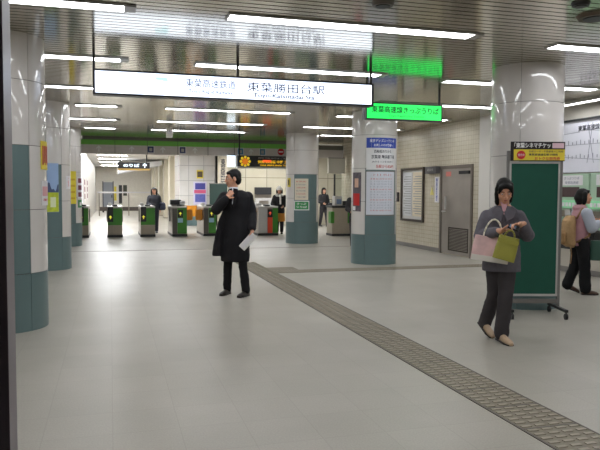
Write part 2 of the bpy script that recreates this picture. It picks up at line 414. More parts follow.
# gate column
t, add, wr = on_col(5, 'notice', 'beige paper notice on the teal column by the gates', 'notice', -42, 5, 1.21, 1.8, mat('beige_paper', (218, 208, 188), .6))
for k in range(6): wr('駅をご利用のお客様へ'[k % 3:], .04, -19, 1.72 - .085 * k, M_redink if k % 2 == 0 else M_inkgrey, width=.28)
t, add, wr = on_col(5, 'sign', 'white-edged green sign under the beige notice', 'sign', -44, 9, .93, 1.19, M_paper)
add('green_field', -41, 6, .955, 1.165, mat('green_print', (60, 140, 84), .5)); wr('きっぷ', .06, -18, 1.11, M_whiteink, width=.26, bold=.02); wr('うりば', .06, -18, 1.02, M_whiteink, width=.3, bold=.02)
t, add, wr = on_col(5, 'sticker', 'small yellow and black tag on the white side of gate column', 'sticker', -76, -60, 1.57, 1.82, M_yellow)
add('black_figure', -72, -66, 1.62, 1.77, M_black)

# ------------------------------------------------------------------ hanging signs
sx0, sx1 = -.18, 3.27; cx = (sx0 + sx1) / 2; W = sx1 - sx0
t = thing('station_sign', 'long white backlit station name sign hanging from the ceiling', 'sign', (cx, 7.93, 2.56))
z1 = .29
MB().box(-W / 2, W / 2, -.08, .08, 0, .02).box(-W / 2, W / 2, -.08, .08, z1 - .02, z1).box(-W / 2, -W / 2 + .025, -.08, .08, .02, z1 - .02).box(W / 2 - .025, W / 2, -.08, .08, .02, z1 - .02).build('frame', M_black, t)
M_signface = mat('sign_glow', (226, 236, 255), .4, emit=1.45)
MB().box(-W / 2 + .025, W / 2 - .025, -.07, .07, .02, z1 - .02).build('lit_face', M_signface, t)
for x in (-W / 2 + .012, 1.51 - cx, W / 2 - .012): MB().box(x - .014, x + .014, -.014, .014, z1, H - 2.56).build('hanger_rod', M_black, t)
M_navy = mat('sign_navy', (52, 62, 108), .6); M_pale = mat('sign_grey', (100, 114, 160), .6)
def onsign(s, xm, zm, h, w, m, bold=0): text('lettering', s, h, m, t, Matrix.Translation((xm - cx, -.0705, zm - 2.56)) @ FACE_Y, width=w, bold=bold)
onsign('東葉高速鉄道', 1.17, 2.745, .1, .6, M_pale, .006); onsign('Toyo Rapid Railway', 1.17, 2.64, .055, .53, M_pale, .015)
onsign('東葉勝田台駅', 2.11, 2.735, .115, 1.0, M_navy, .006); onsign('Toyo-Katsutadai Sta.', 2.09, 2.628, .066, .8, M_navy, .02)
MB().box(.52 - cx, .66 - cx, -.072, -.069, .195, .23).box(.6 - cx, .68 - cx, -.072, -.069, .18, .2).build('pale_logo', mat('sign_cyan', (176, 226, 236), .6, emit=.9), t)
t = thing('ticket_office_sign', 'green backlit hanging sign reading tickets in Japanese', 'sign', (4.42, 9.4, 2.57))
MB().box(-.66, .64, -.075, .075, 0, .016).box(-.66, .64, -.075, .075, .244, .26).box(-.66, -.642, -.075, .075, .016, .244).box(.624, .64, -.075, .075, .016, .244).build('frame', M_black, t)
MB().box(-.642, .624, -.065, .065, .016, .244).build('lit_face', mat('green_glow', (38, 225, 92), .4, emit=.85), t)
for x in (-.62, .62): MB().box(x - .014, x + .014, -.014, .014, .26, H - 2.57).build('hanger_rod', M_black, t)
M_gink = mat('green_ink', (8, 62, 30), .6)
text('lettering', '東葉高速線きっぷうりば', .105, M_gink, t, Matrix.Translation((.01, -.0655, .158)) @ FACE_Y, width=1.14, bold=.012)
text('lettering', 'Toyo Rapid Line Tickets', .04, M_gink, t, Matrix.Translation((.02, -.0655, .06)) @ FACE_Y, width=.6)
t = thing('hanging_clock', 'small white box clock hanging in front of the gate header', 'clock', (1.42, 16.5, 2.77))
MB().box(-.075, .075, -.1, .1, 0, .24).bevel(.015).build('case', mat('clock_white', (226, 224, 214), .4), t); MB().cone((0, -.1, .13), (0, -.108, .13), .06, .06, 20).build('dial', M_paper, t)
MB().box(-.004, .004, -.112, -.107, .13, .175).box(0, .035, -.112, -.107, .127, .133).build('hands', M_black, t); MB().box(-.015, .015, -.015, .015, .24, H - 2.77).build('hanger_rod', M_lgrey, t)

# gate header
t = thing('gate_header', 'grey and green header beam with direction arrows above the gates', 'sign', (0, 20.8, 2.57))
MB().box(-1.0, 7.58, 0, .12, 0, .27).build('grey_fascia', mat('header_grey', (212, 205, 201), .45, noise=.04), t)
MB().box(-1.0, 6.3, -.02, .12, .27, .42).build('green_band', mat('header_green', (124, 200, 90), .45, noise=.04), t)
MB().box(6.3, 7.58, .0, .12, .27, .42).box(-.8, 6.3, .01, .12, .42, H - 2.57).build('top_rail', mat('header_dark', (120, 118, 112), .5), t)
for x in (.15, 1.12, 2.05, 3.0, 3.85, 4.7, 5.6): MB().box(x - .006, x + .006, -.022, .0, 0, .42).build('panel_joint', M_joint, t)
def arrow(x, z, parent, y=-.004, s=1.0, m=M_whiteink):
    pts = [(-.018, -.09), (.018, -.09), (.018, .03), (.075, -.02), (.075, .025), (0, .095), (-.075, .025), (-.075, -.02), (-.018, .03)]
    MB().prism([(p[0] * s, p[1] * s) for p in pts], 0, .004, Matrix.Translation((x, y + .003, z)) @ FACE_Y).build('arrow', m, parent)
for x in (-.32, .65, 1.59, 2.59, 4.4): arrow(x, .15, t)
M_bluesq = mat('blue_square', (52, 62, 112), .5); M_bluel = mat('blue_light_square', (86, 140, 176), .5)
for x, mm in ((1.22, M_bluesq), (2.2, M_bluesq), (4.05, M_bluel), (4.78, M_bluel)):
    p = MB().box(x - .11, x + .11, -.008, .002, .04, .27).build('white_square', M_whiteink, t)
    MB().box(x - .09, x + .09, -.012, -.006, .06, .25).build('blue_square', mm, p)
    MB().box(x - .045, x + .045, -.015, -.011, .1, .2).build('ticket_symbol', M_lgrey, p)
p = MB().cone((5.4, .0, .17), (5.4, -.012, .17), .11, .11, 24).build('no_entry_disc', mat('no_entry_red', (206, 40, 50), .5), t)
MB().box(5.325, 5.475, -.016, -.011, .15, .19).build('white_bar', M_whiteink, p)
# departure display
t = thing('departure_display', 'dark electronic departure display with orange characters below the header', 'display', (4.78, 20.62, 2.18))
MB().box(-.88, .95, -.1, .1, .05, .40).build('case', M_dark, t); MB().box(-.88, .95, -.13, .1, 0, .05).build('sill', M_lgrey, t)
M_led = mat('led_amber', (214, 170, 30), .5, emit=.7); M_ledr = mat('led_red', (240, 90, 40), .5, emit=.9)
m = MB()
for k in range(8):
    a = k * PI / 4; m.ball((-.63 + .14 * math.cos(a), -.105, .215 + .14 * math.sin(a)), (.045, .006, .045), 10)
m.build('lamp_ring', mat('lamp_yellow', (228, 190, 40), .5, emit=.5), t)
MB().cone((-.63, -.1, .215), (-.63, -.108, .215), .1, .1, 20).build('lamp_face', mat('lamp_orange', (214, 120, 30), .5, emit=.4), t)
text('lettering', '時刻 行先 のりば ご案内', .05, M_lgrey, t, Matrix.Translation((.3, -.1, .33)) @ FACE_Y, width=1.0)
text('lettering', '快速 西船橋 中野 三鷹', .1, M_led, t, Matrix.Translation((.33, -.1, .21)) @ FACE_Y, width=1.1, bold=.02)
MB().box(-.05, .22, -.108, -.1, .2, .27).build('red_row', M_ledr, t); text('lettering', '当駅始発', .05, M_led, t, Matrix.Translation((.35, -.1, .1)) @ FACE_Y, width=1.0, bold=.02)
for x in (-.8, .85): MB().box(x - .02, x + .02, -.02, .02, .4, H - 2.18).build('hanger_rod', M_dark, t)
# far direction sign
t = thing('platform_sign', 'dark hanging sign with lit arrow in the far passage', 'sign', (.92, 27, 2.32))
MB().box(-.62, .62, -.06, .06, 0, .25).build('case', M_black, t)
M_litw = mat('lit_white', (225, 240, 255), .5, emit=1.2)
text('lettering', 'のりば', .13, M_litw, t, Matrix.Translation((-.1, -.061, .125)) @ FACE_Y, width=.62, bold=.03); arrow(.42, .125, t, -.062, 1.0, M_litw)
MB().box(-.62, .62, -.07, .06, -.07, 0).build('yellow_strip', mat('ochre_strip', (206, 170, 90), .5), t)
for x in (-.5, .5): MB().box(x - .02, x + .02, -.02, .02, .25, H - 2.32).build('hanger_rod', M_dark, t)
# vertical banner sign by the pillar and blank panel
t = thing('banner_sign', 'narrow vertical beige sign with dark characters behind the man', 'sign', (4.4, 26.3, 1.4))
MB().box(-.2, .2, -.03, .03, 0, 1.45).build('board', mat('beige_board', (206, 196, 176), .5), t); text('lettering', '東葉勝田台', 1.2, M_ink, t, Matrix.Translation((0, -.031, .75)) @ FACE_Y, width=.2, bold=.01, vertical=True)
MB().box(-.03, .03, -.03, .03, -1.4, 0).build('pole', M_grey, t)
t = thing('blank_sign', 'blank white panel hanging under the header near the staffed gate', 'sign', (7.25, 20.6, 2.05))
MB().box(-.28, .3, -.06, .06, 0, .5).bevel(.01).build('board', mat('panel_white', (220, 216, 204), .5), t); MB().box(-.28, .3, -.05, .05, .5, .52).build('top_rail', M_grey, t)
t = thing('hanging_clock_sign', 'small lit white sign left of the departure display', 'sign', (3.73, 20.7, 2.22))
MB().box(-.12, .12, -.06, .06, 0, .36).build('case', M_litw, t); MB().box(-.12, .12, -.065, .06, .36, .39).build('cap', M_dark, t)

# ------------------------------------------------------------------ ticket gates
def gate(x, y, w, label, style, L=1.7):
    t = thing('ticket_gate', label, 'ticket gate', (x, y, 0), 0, 'automatic ticket gates')
    h = .96
    MB().box(-w / 2, w / 2, .02, L, .07, h - .05).bevel(.012).build('body', M_steel if style != 'staff' else M_steel, t)
    MB().box(-w / 2 - .01, w / 2 + .01, 0, L + .01, 0, .075).build('plinth', M_dark, t)
    MB().box(-w / 2 - .005, w / 2 + .005, .0, L, h - .05, h).bevel(.012).build('top_cover', mat('gate_top', (196, 194, 188), .35), t)
    if style == 'half':
        MB().box(-w / 2 + .005, w / 2 - .005, -.012, .02, .38, h - .06).build('front_panel', M_green, t)
        MB().box(-w / 2 + .005, w / 2 - .005, -.008, .02, .09, .37).build('lower_panel', mat('gate_beige', (150, 140, 124), .45), t)
        d = MB().box(-w / 2 + .005, -w / 2 + .17, -.022, .0, .48, h - .02).build('display', M_black, t)
    elif style == 'red':
        MB().box(-.02, .14, -.02, .02, .09, .6).build('red_panel', mat('gate_red', (214, 74, 44), .4), t)
        MB().box(.145, w / 2 - .005, -.012, .02, .09, h - .06).build('green_panel', M_green, t)
        MB().box(-w / 2 + .005, -.03, -.012, .02, .09, h - .06).build('grey_panel', M_lgrey, t)
        d = MB().box(-.02, .14, -.024, .0, .6, h - .1).build('display', M_black, t)
    else:
        MB().box(-w / 2 + .16, w / 2 - .005, -.012, .02, .09, h - .06).build('front_panel', M_green, t)
        MB().box(-w / 2 + .005, -w / 2 + .15, -.01, .02, .09, h - .08).build('side_panel', mat('gate_dark_side', (84, 78, 72), .45), t)
        d = MB().box(-w / 2 + .17, -w / 2 + .33, -.022, .0, .6, .84).build('display', M_black, t)
        MB().box(-w / 2 + .17, -w / 2 + .33, -.02, .0, .44, .58).build('blue_label', mat('label_blue', (150, 186, 206), .5), t)
    dx = {'half': -w / 2 + .088, 'red': .06}.get(style, -w / 2 + .25); dz = {'half': .62, 'red': .73}.get(style, .72)
    aM = Matrix.Translation((dx, -.024, dz)) @ FACE_Y
    MB().prism([(-.012, -.055), (.012, -.055), (.012, .0), (.05, .0), (0, .06), (-.05, .0), (-.012, .0)], 0, .004, aM).build('lit_arrow', mat('arrow_lamp', (226, 220, 70), .5, emit=.5) if style != 'red' else mat('cross_lamp', (230, 90, 60), .5, emit=.5), t)
    r = MB().box(-.08, .08, .1, .4, h, h + .045).bevel(.01).build('card_reader', M_dark, t)
    MB().box(-w / 2 + .02, -.1, .5, .9, h, h + .09).bevel(.01).build('ticket_slot', M_lgrey, t)
    for s in (-1, 1): MB().box(s * w / 2 - .03, s * w / 2 + .03, .75, .79, .45, .85).build('flap', mat('flap_grey', (120, 118, 112), .5) , t)
    return t
gate(-.8, 20.8, .3, 'green ticket gate half hidden behind the farthest left column', 'half')
gate(.13, 20.8, .44, 'green ticket gate with grey base, left of the passage', 'half')
gate(1.12, 20.8, .44, 'green ticket gate beside the woman coming through', 'half')
g4 = gate(2.1, 20.8, .46, 'tall green ticket gate with orange flap on its right', 'full')
g5 = gate(3.06, 20.8, .4, 'green ticket gate partly hidden behind the man in black', 'full')
gate(4.93, 20.6, .66, 'ticket gate with red front panel beside the white-hatted woman', 'red')
for g, x0, x1 in ((g4, .23, .44), (g5, -.42, -.2)): MB().box(x0, x1, .3, .33, .5, .84).bevel(.008).build('orange_flap', M_orange, g)
t = thing('notice_board', 'low orange and teal panel standing between two gates', 'barrier', (2.75, 24.2, 0))
MB().box(-.4, .75, -.02, .02, .5, .9).build('orange_board', M_orange, t); MB().box(-.4, -.36, -.02, .02, 0, .5).box(.71, .75, -.02, .02, 0, .5).build('post', M_grey, t)
# card machine standing on gate four
t = thing('reader_unit', 'black and white reader unit on top of the tall green gate', 'reader', (2.08, 21.1, .96))
MB().box(-.24, .1, -.02, .3, .045, .2).bevel(.03).build('housing', M_dark, t); MB().box(.05, .22, -.05, .22, .045, .15).bevel(.02).build('white_cap', M_paper, t); MB().box(-.2, .2, .0, .25, .0, .05).build('base', M_grey, t)
# staffed gate at right
t = thing('staff_gate', 'wide brown-grey gate counter with green pads near the right wall', 'ticket gate', (7.2, 19.9, 0))
MB().box(-.3, .34, 0, .6, .07, .92).bevel(.02).build('body', mat('gate_brown', (158, 148, 132), .4, noise=.04), t); MB().box(-.31, .35, -.01, .61, 0, .075).build('plinth', M_dark, t)
MB().box(-.33, .37, -.03, .62, .92, .99).bevel(.01).build('top_cover', M_dark, t)
for x in (-.31, .27): MB().box(x - .05, x + .07, -.03, .25, .42, .8).bevel(.025).build('green_pad', M_green, t)
MB().box(-.18, .08, .1, .4, .99, 1.3).bevel(.02).build('card_reader', M_lgrey, t); MB().box(.12, .28, .15, .4, .99, 1.14).bevel(.015).build('keypad', M_dark, t)
MB().box(-.13, .03, .07, .1, 1.04, 1.2).build('screen', mat('screen_blue', (110, 130, 160), .3), t)
t = thing('booth_window', 'glass panel of the staff booth on a black pole', 'window', (7.24, 20.7, 0))
MB().box(-.025, .025, -.025, .025, 0, 2.03).build('pole', M_black, t)
gm = bpy.data.materials.new('booth_glass'); gm.use_nodes = True; gb = gm.node_tree.nodes['Principled BSDF']
gb.inputs['Base Color'].default_value = (.9, .95, .93, 1); gb.inputs['Transmission Weight'].default_value = 1; gb.inputs['Roughness'].default_value = .05; gb.inputs['IOR'].default_value = 1.1
MB().box(.025, .34, -.006, .006, 1.05, 2.0).build('glass', gm, t)

# ------------------------------------------------------------------ far passage furnishings
t = thing('notice_board', 'dark green notice board beside the white pillar', 'notice board', (4.2, 26.2, 0))
MB().box(-.36, .36, -.02, .02, .87, 1.72).build('panel', mat('board_dark_green', (36, 58, 52), .5), t); MB().box(-.38, .38, -.025, .015, 1.72, 1.75).build('frame', M_grey, t)
MB().box(-.34, -.3, -.015, .015, 0, .87).box(.3, .34, -.015, .015, 0, .87).build('leg', M_grey, t)
def flat_poster(name, label, x, y, w, z0, z1, m, bits=(), cat='poster', face='Y'):
    t = thing(name, label, cat, (x, y, z0), 0)
    if face == 'Y':
        MB().box(-w / 2, w / 2, -.006, .006, 0, z1 - z0).build('sheet', m, t)
        for nm, a0, a1, b0, b1, mm in bits: MB().box(a0, a1, -.009, -.005, b0 - z0, b1 - z0).build(nm, mm, t)
    else:
        MB().box(-.006, .006, -w / 2, w / 2, 0, z1 - z0).build('sheet', m, t)
        for nm, a0, a1, b0, b1, mm in bits: MB().box(-.009, -.005, -a1, -a0, b0 - z0, b1 - z0).build(nm, mm, t)
    return t
flat_poster('poster', 'small dark yellow poster high on the white pillar', 3.56, 26.99, .27, 1.95, 2.3, M_yellow, [('dark_picture', -.11, .11, 2.0, 2.24, mat('brown_print', (84, 70, 44), .5, noise=.3, nscale=12))])
flat_poster('poster', 'large blue and pink poster on the white pillar', 3.56, 26.99, .54, .88, 1.82, mat('violet_print', (206, 200, 226), .5), [('blue_block', -.2, .22, 1.5, 1.76, mat('indigo_print', (66, 66, 150), .5)), ('pink_band', -.24, .24, 1.34, 1.48, mat('magenta_print', (214, 90, 130), .5)), ('blue_text_block', -.2, .22, .98, 1.3, mat('periwinkle_print', (96, 104, 180), .5, noise=.2, nscale=20))])
t = thing('fare_adjustment_machine', 'grey fare adjustment machine with dark screen against the rear wall', 'ticket machine', (6.12, 26.58, 0))
MB().box(-.35, .35, -.2, 0, 0, 1.15).bevel(.01).build('body', M_lgrey, t); MB().box(-.35, .35, -.12, 0, 1.3, 1.6).build('screen_panel', M_dark, t); MB().box(-.35, .35, -.08, 0, 1.15, 1.3).build('coin_panel', M_steel, t)
MB().box(-.2, .2, -.23, -.2, .9, 1.05).build('tray', M_steel, t)
# left wall of passage: dark framed panels and posters, far end
for k, (y, lb) in enumerate(((24.2, 'nearest'), (27, 'middle'), (30, 'farthest'))):
    t = flat_poster('poster', 'row of dark red pictures on passage left wall, %s' % lb, -.97, y, .9, 1.0, 1.95, M_paper, face='X')
    for q in range(3): MB().box(.004, .012, -.36, .36, .1 + .28 * q, .3 + .28 * q).build('red_picture', mat('maroon_print', (120, 50, 66), .5), t)
t = thing('advert_panel', 'tall white lit advertising panel on the passage left wall', 'sign', (-.97, 23.05, .95))
MB().box(0, .05, -.45, .45, 0, 1.55).build('case', M_dark, t); MB().box(.048, .056, -.4, .4, .05, 1.5).build('face', mat('advert_white', (214, 216, 226), .5, emit=.25), t)
t = thing('steel_door', 'grey-blue steel door at the end of the passage', 'door', (-.15, 47.95, 0)); MB().box(-.32, .32, -.05, .0, 0, 2.0).build('leaf', mat('door_grey_blue', (146, 150, 158), .5), t); MB().box(.22, .28, -.1, -.05, .9, 1.1).build('handle', M_black, t); MB().box(-.38, -.32, -.06, 0, 0, 2.06).box(.32, .38, -.06, 0, 0, 2.06).build('frame', M_dark, t)
flat_poster('poster', 'narrow yellow upright banner at the passage end', .34, 47.99, .16, .7, 1.7, M_yellow)
t = thing('clothes_rack', 'group of dark panels hung on the passage end wall', 'panel', (.8, 47.95, .5)); MB().box(-.22, 0, -.06, 0, 0, 1.3).build('panel', M_dark, t); MB().box(.08, .34, -.06, 0, .55, 1.3).build('panel', mat('dark_olive', (56, 58, 44), .5), t)
t = thing('hand_rail', 'long pale horizontal rail across the far passage', 'rail', (1.0, 38, 0)); MB().box(-1.7, 1.75, -.03, .03, 1.28, 1.36).build('bar', M_paper, t)
for x in (-1.6, .0, 1.6): MB().cone((x, 0, 0), (x, 0, 1.3), .03, .03, 10).build('post', M_steel, t)
t = thing('bench', 'low dark barrier across the passage beyond the rail', 'barrier', (1.1, 44, 0)); MB().box(-1.8, 1.75, -.1, .1, .1, .35).build('board', mat('barrier_dark', (84, 76, 70), .5), t); MB().box(-1.6, -1.5, -.08, .08, 0, .1).box(1.5, 1.6, -.08, .08, 0, .1).build('foot', M_dark, t)
t = thing('escalator_soffit', 'sloping white soffit of a stair crossing the far passage', 'stair', (1.6, 36, 2.2)); MB().prism([(-1.2, .1), (.98, .57), (.98, .8), (-1.2, .5)], -1.5, 1.5, FACE_Y).build('soffit', mat('soffit_white', (220, 222, 226), .4), t)

# ------------------------------------------------------------------ right wall: door, notices
WX = 7.6
t = thing('door_1', 'stainless steel service door with louvre in the tiled wall', 'door', (WX, 13.3, 0)); t['kind'] = 'structure'
M_dframe = mat('door_frame_steel', (124, 116, 108), .4, metal=.7)
MB().box(-.03, .02, .64, .73, 0, 2.07).box(-.03, .02, -.73, -.66, 0, 2.07).box(-.03, .02, -.66, .64, 1.99, 2.07).build('frame', M_dframe, t)
lf = MB().box(-.015, .02, -.66, .64, .02, 1.99).build('leaf', mat('door_steel', (160, 153, 145), .4, metal=.5, noise=.08, nscale=2), t)
m = MB().box(-.024, -.014, -.58, .3, .1, .13).box(-.024, -.014, -.58, .3, .61, .64).box(-.024, -.014, -.58, -.55, .13, .61).box(-.024, -.014, .27, .3, .13, .61)
for k in range(14): m.box(-.022, -.014, -.55, .27, .145 + k * .033, .162 + k * .033)
m.build('louvre', mat('louvre_dark', (70, 62, 54), .5, metal=.4), lf)
MB().box(-.07, -.02, .5, .54, .98, 1.02).box(-.08, -.06, .36, .54, .99, 1.01).build('handle', M_lgrey, lf); MB().box(-.06, -.03, .4, .43, 1.05, 1.35).build('pull_bar', M_lgrey, lf)
MB().box(-.06, -.015, -.62, -.2, 1.86, 1.93).build('door_closer', M_dark, lf)
MB().box(-.02, -.014, .22, .45, 1.82, 1.93).build('notice_label', mat('red_label', (206, 120, 110), .5), lf)
t = thing('door_sign', 'dark grey door plate left of the steel door', 'sign', (WX, 14.35, 1.9)); MB().box(-.12, 0, -.28, .28, 0, .17).build('plate', mat('plate_grey', (92, 90, 92), .45), t); text('lettering', '駅務室', .06, M_lgrey, t, Matrix.Translation((-.1205, 0, .09)) @ FACE_NX, width=.3)
t = thing('wall_notice', 'narrow vertical white notice with blue writing by the door', 'notice', (WX, 14.2, 1.2)); MB().box(-.015, 0, -.1, .1, 0, .62).build('sheet', M_paper, t); text('lettering', '関係者以外立入禁止', .54, M_blueprint, t, Matrix.Translation((-.0155, 0, .31)) @ FACE_NX, width=.08, bold=.01, vertical=True)
t = thing('wall_notice', 'pale yellow triangular sticker on the tiled wall', 'sticker', (WX, 14.47, 1.38)); MB().prism([(-.1, 0), (.1, 0), (0, .2)], 0, .006, FACE_NX).build('sheet', mat('pale_yellow', (216, 206, 120), .5), t)
t = thing('framed_notice', 'dark framed wall case with two pale printed sheets', 'notice board', (WX, 15.52, .68))
MB().box(-.05, 0, -.66, .66, 0, .06).box(-.05, 0, -.66, .66, 1.34, 1.4).box(-.05, 0, -.66, -.6, .06, 1.34).box(-.05, 0, .6, .66, .06, 1.34).build('frame', mat('case_frame', (64, 54, 46), .4), t)
MB().box(-.012, 0, -.6, .6, .06, 1.34).build('backing', mat('case_back', (206, 204, 200), .5), t)
for y0, y1, mm in ((.04, .56, mat('sheet_grey', (212, 214, 216), .5)), (-.56, -.02, mat('sheet_cream', (222, 210, 184), .5))):
    sh = MB().box(-.018, -.011, y0, y1, .14, 1.28).build('sheet', mm, t); m = MB()
    for k in range(16): m.box(-.0205, -.017, y0 + .04, y1 - .04 - .1 * (k % 3 == 0), .2 + k * .064, .222 + k * .064)
    m.build('printed_lines', mat('print_grey', (160, 160, 160), .6), sh)
t = thing('wall_switch', 'small black vertical fitting on the tiled wall', 'fitting', (WX, 16.42, 1.18)); MB().box(-.05, 0, -.07, .07, 0, .26).bevel(.01).build('case', M_dark, t); MB().box(-.058, -.048, -.03, .03, .1, .16).build('button', M_grey, t)

# ------------------------------------------------------------------ ticket machines and fare map
MX = 8.15
t = thing('fare_map', 'big white railway fare map above the ticket machines', 'map', (MX, 8.6, 1.82))
MB().box(-.1, 0, -2.5, 2.3, 0, .92).build('board', mat('map_white', (222, 222, 232), .4), t); MB().box(-.13, 0, -2.5, 2.3, .92, .955).box(-.13, 0, 2.3, 2.34, 0, .955).build('frame', M_dark, t)
M_line = mat('map_line', (150, 152, 166), .6)
m = MB(); fx0, fx1 = -.104, -.1
def seg(a, b2, w=.009):
    d = Vector((0, b2[0] - a[0], b2[1] - a[1])); L = d.length; ang = math.atan2(d.z, d.y)
    m.box(fx0, fx1, -L / 2, L / 2, -w / 2, w / 2, Matrix.Translation((0, (a[0] + b2[0]) / 2, (a[1] + b2[1]) / 2)) @ Matrix.Rotation(ang, 4, 'X'))
for a, b2 in (((1.75, .3), (.6, .2)), ((.6, .2), (-2, .22)), ((1.7, .5), (-2, .46)), ((1.75, .3), (1.9, .46)), ((1.2, .72), (1.75, .7)), ((.88, .86), (1.0, .16)), ((1.0, .86), (.84, .16)), ((.6, .7), (1.05, .74)), ((1.75, .5), (1.55, .3)), ((0, .66), (-1.4, .7)), ((-.3, .66), (-.5, .1)), ((-1.2, .7), (-1.5, .2))): seg(a, b2)
for k in range(34):
    y = 1.7 - k * .105
    for z in (.5, .25): m.box(fx0, fx1, y - .008, y + .008, z - .0, z + .05 + .015 * (k % 3))
m.build('route_lines', M_line, t)
text('lettering', '東葉高速線運賃表', .1, M_ink, t, Matrix.Translation((-.102, .82, .78)) @ FACE_NX, width=.85, bold=.012)
M_mint = mat('machine_mint', (164, 190, 166), .4, noise=.03); M_mint2 = mat('mint_light', (140, 206, 160), .4, emit=.12)
m0 = None
for k, (yc, lb) in enumerate(((9.95, 'mint green ticket machine nearest the column, with paper notice'), (9.05, 'mint green ticket machine in front of the backpack woman'), (8.15, 'mint green ticket machine hidden right of the frame edge'))):
    t = thing('ticket_machine', lb, 'ticket machine', (MX, yc, .82), 0, 'ticket machines in the wall')
    MB().box(-.12, 0, -.43, .43, 0, .98).bevel(.008).build('body', M_mint, t)
    MB().box(-.13, -.11, -.2, .26, .56, .74).build('screen', mat('screen_brown', (64, 40, 40), .3), t)
    p = MB().box(-.18, -.115, -.4, .4, .36, .5).build('button_panel', M_mint2, t)
    mm = MB()
    for q in range(8): mm.box(-.186, -.178, -.34 + q * .09, -.28 + q * .09, .39, .46)
    mm.build('buttons', M_paper, p)
    MB().box(-.16, -.11, -.1, .34, .2, .32).build('coin_slot', M_steel, t); MB().box(-.14, -.11, .0, .2, .22, .28).build('slot_mouth', M_dark, t)
    MB().prism([(-.06, 0), (.14, 0), (.02, .34), (-.12, .34)], .12, .17, FACE_NX).build('ticket_tray', M_lgrey, t)
    nt_ = MB().box(-.126, -.118, -.28, .28, .77, .95).build('notice', M_paper, t)
    text('lettering', 'きっぷうりば', .05, M_inkgrey, nt_, Matrix.Translation((-.1265, 0, .9)) @ FACE_NX, width=.4); text('lettering', '東葉高速線', .05, M_inkgrey, nt_, Matrix.Translation((-.1265, 0, .82)) @ FACE_NX, width=.36)
t = thing('counter_ledge', 'long dark counter ledge under the ticket machines', 'counter', (MX, 8.6, .42))
MB().box(-.3, 0, -2.5, 2.3, .36, .4).build('top', mat('ledge_dark', (66, 64, 62), .35), t); MB().box(-.06, 0, -2.5, 2.3, 0, .36).build('recess', M_dark, t); MB().box(-.07, 0, -2.5, 2.3, -.32, 0).build('kick_panel', mat('kick_beige', (178, 172, 160), .45), t)

# ------------------------------------------------------------------ rolling green board
ang = -R(16.0)
t = thing('rolling_board', 'tall dark green pinboard on a wheeled grey frame', 'notice board', (5.105, 6.5, 0), ang)
BW = .625
MB().box(-BW + .02, -.035, -.012, .012, .26, 1.80).build('green_panel', mat('board_green', (14, 78, 62), .75, noise=.05, bump=.1, bscale=200), t)
MB().box(-BW, -.03, -.018, .018, .235, .262).box(-BW, -.03, -.018, .018, 1.80, 1.825).box(-BW, -BW + .022, -.018, .018, .26, 1.8).box(-.05, -.03, -.018, .018, .26, 1.8).build('frame', M_lgrey, t)
for x in (-.014, -BW - .012):
    MB().box(x - .016, x + .016, -.016, .016, .1, 1.95).build('post', mat('post_grey', (128, 126, 124), .4, metal=.4), t)
    f = MB().box(x - .018, x + .018, -.27, .27, .085, .115).build('foot', M_dark, t)
    for s in (-1, 1):
        MB().cone((x - .014, s * .25, .035), (x + .014, s * .25, .035), .035, .035, 18).box(x - .006, x + .006, s * .25 - .012, s * .25 + .012, .03, .09).build('wheel', M_black, f, smooth=True, autos=40)
MB().box(-BW, -.0, -.014, .014, .15, .2).build('cross_rail', M_grey, t)
t = thing('cinema_poster', 'black and yellow cinema ticket banner on top of the green board', 'poster', (5.105, 6.5, 1.83), ang)
MB().box(-.62, .015, -.03, -.018, 0, .225).build('sheet', mat('poster_black', (32, 26, 28), .5), t)
MB().box(-.585, .012, -.034, -.029, .008, .135).build('yellow_field', M_yellow, t)
text('lettering', '「東葉シネマチケット」', .062, M_whiteink, t, Matrix.Translation((-.33, -.0305, .182)) @ FACE_Y, width=.5, bold=.02)
MB().cone((-.5, -.034, .07), (-.5, -.038, .07), .05, .05, 24).build('red_disc', mat('red_disc', (206, 44, 50), .5), t); text('lettering', '発売中', .03, M_whiteink, t, Matrix.Translation((-.5, -.0385, .07)) @ FACE_Y, width=.075)
text('lettering', '京成ローザ・千葉劇場でご利用', .024, M_ink, t, Matrix.Translation((-.21, -.0345, .112)) @ FACE_Y, width=.4); text('lettering', '東葉高速線各駅で発売', .026, M_ink, t, Matrix.Translation((-.24, -.0345, .075)) @ FACE_Y, width=.34, bold=.015)
text('lettering', 'おトクな前売券', .04, M_redink, t, Matrix.Translation((-.19, -.0345, .03)) @ FACE_Y, width=.3, bold=.015)
MB().box(-.13, .0, -.036, -.03, .15, .21).build('pink_panel', mat('pink_panel', (224, 190, 200), .5), t)

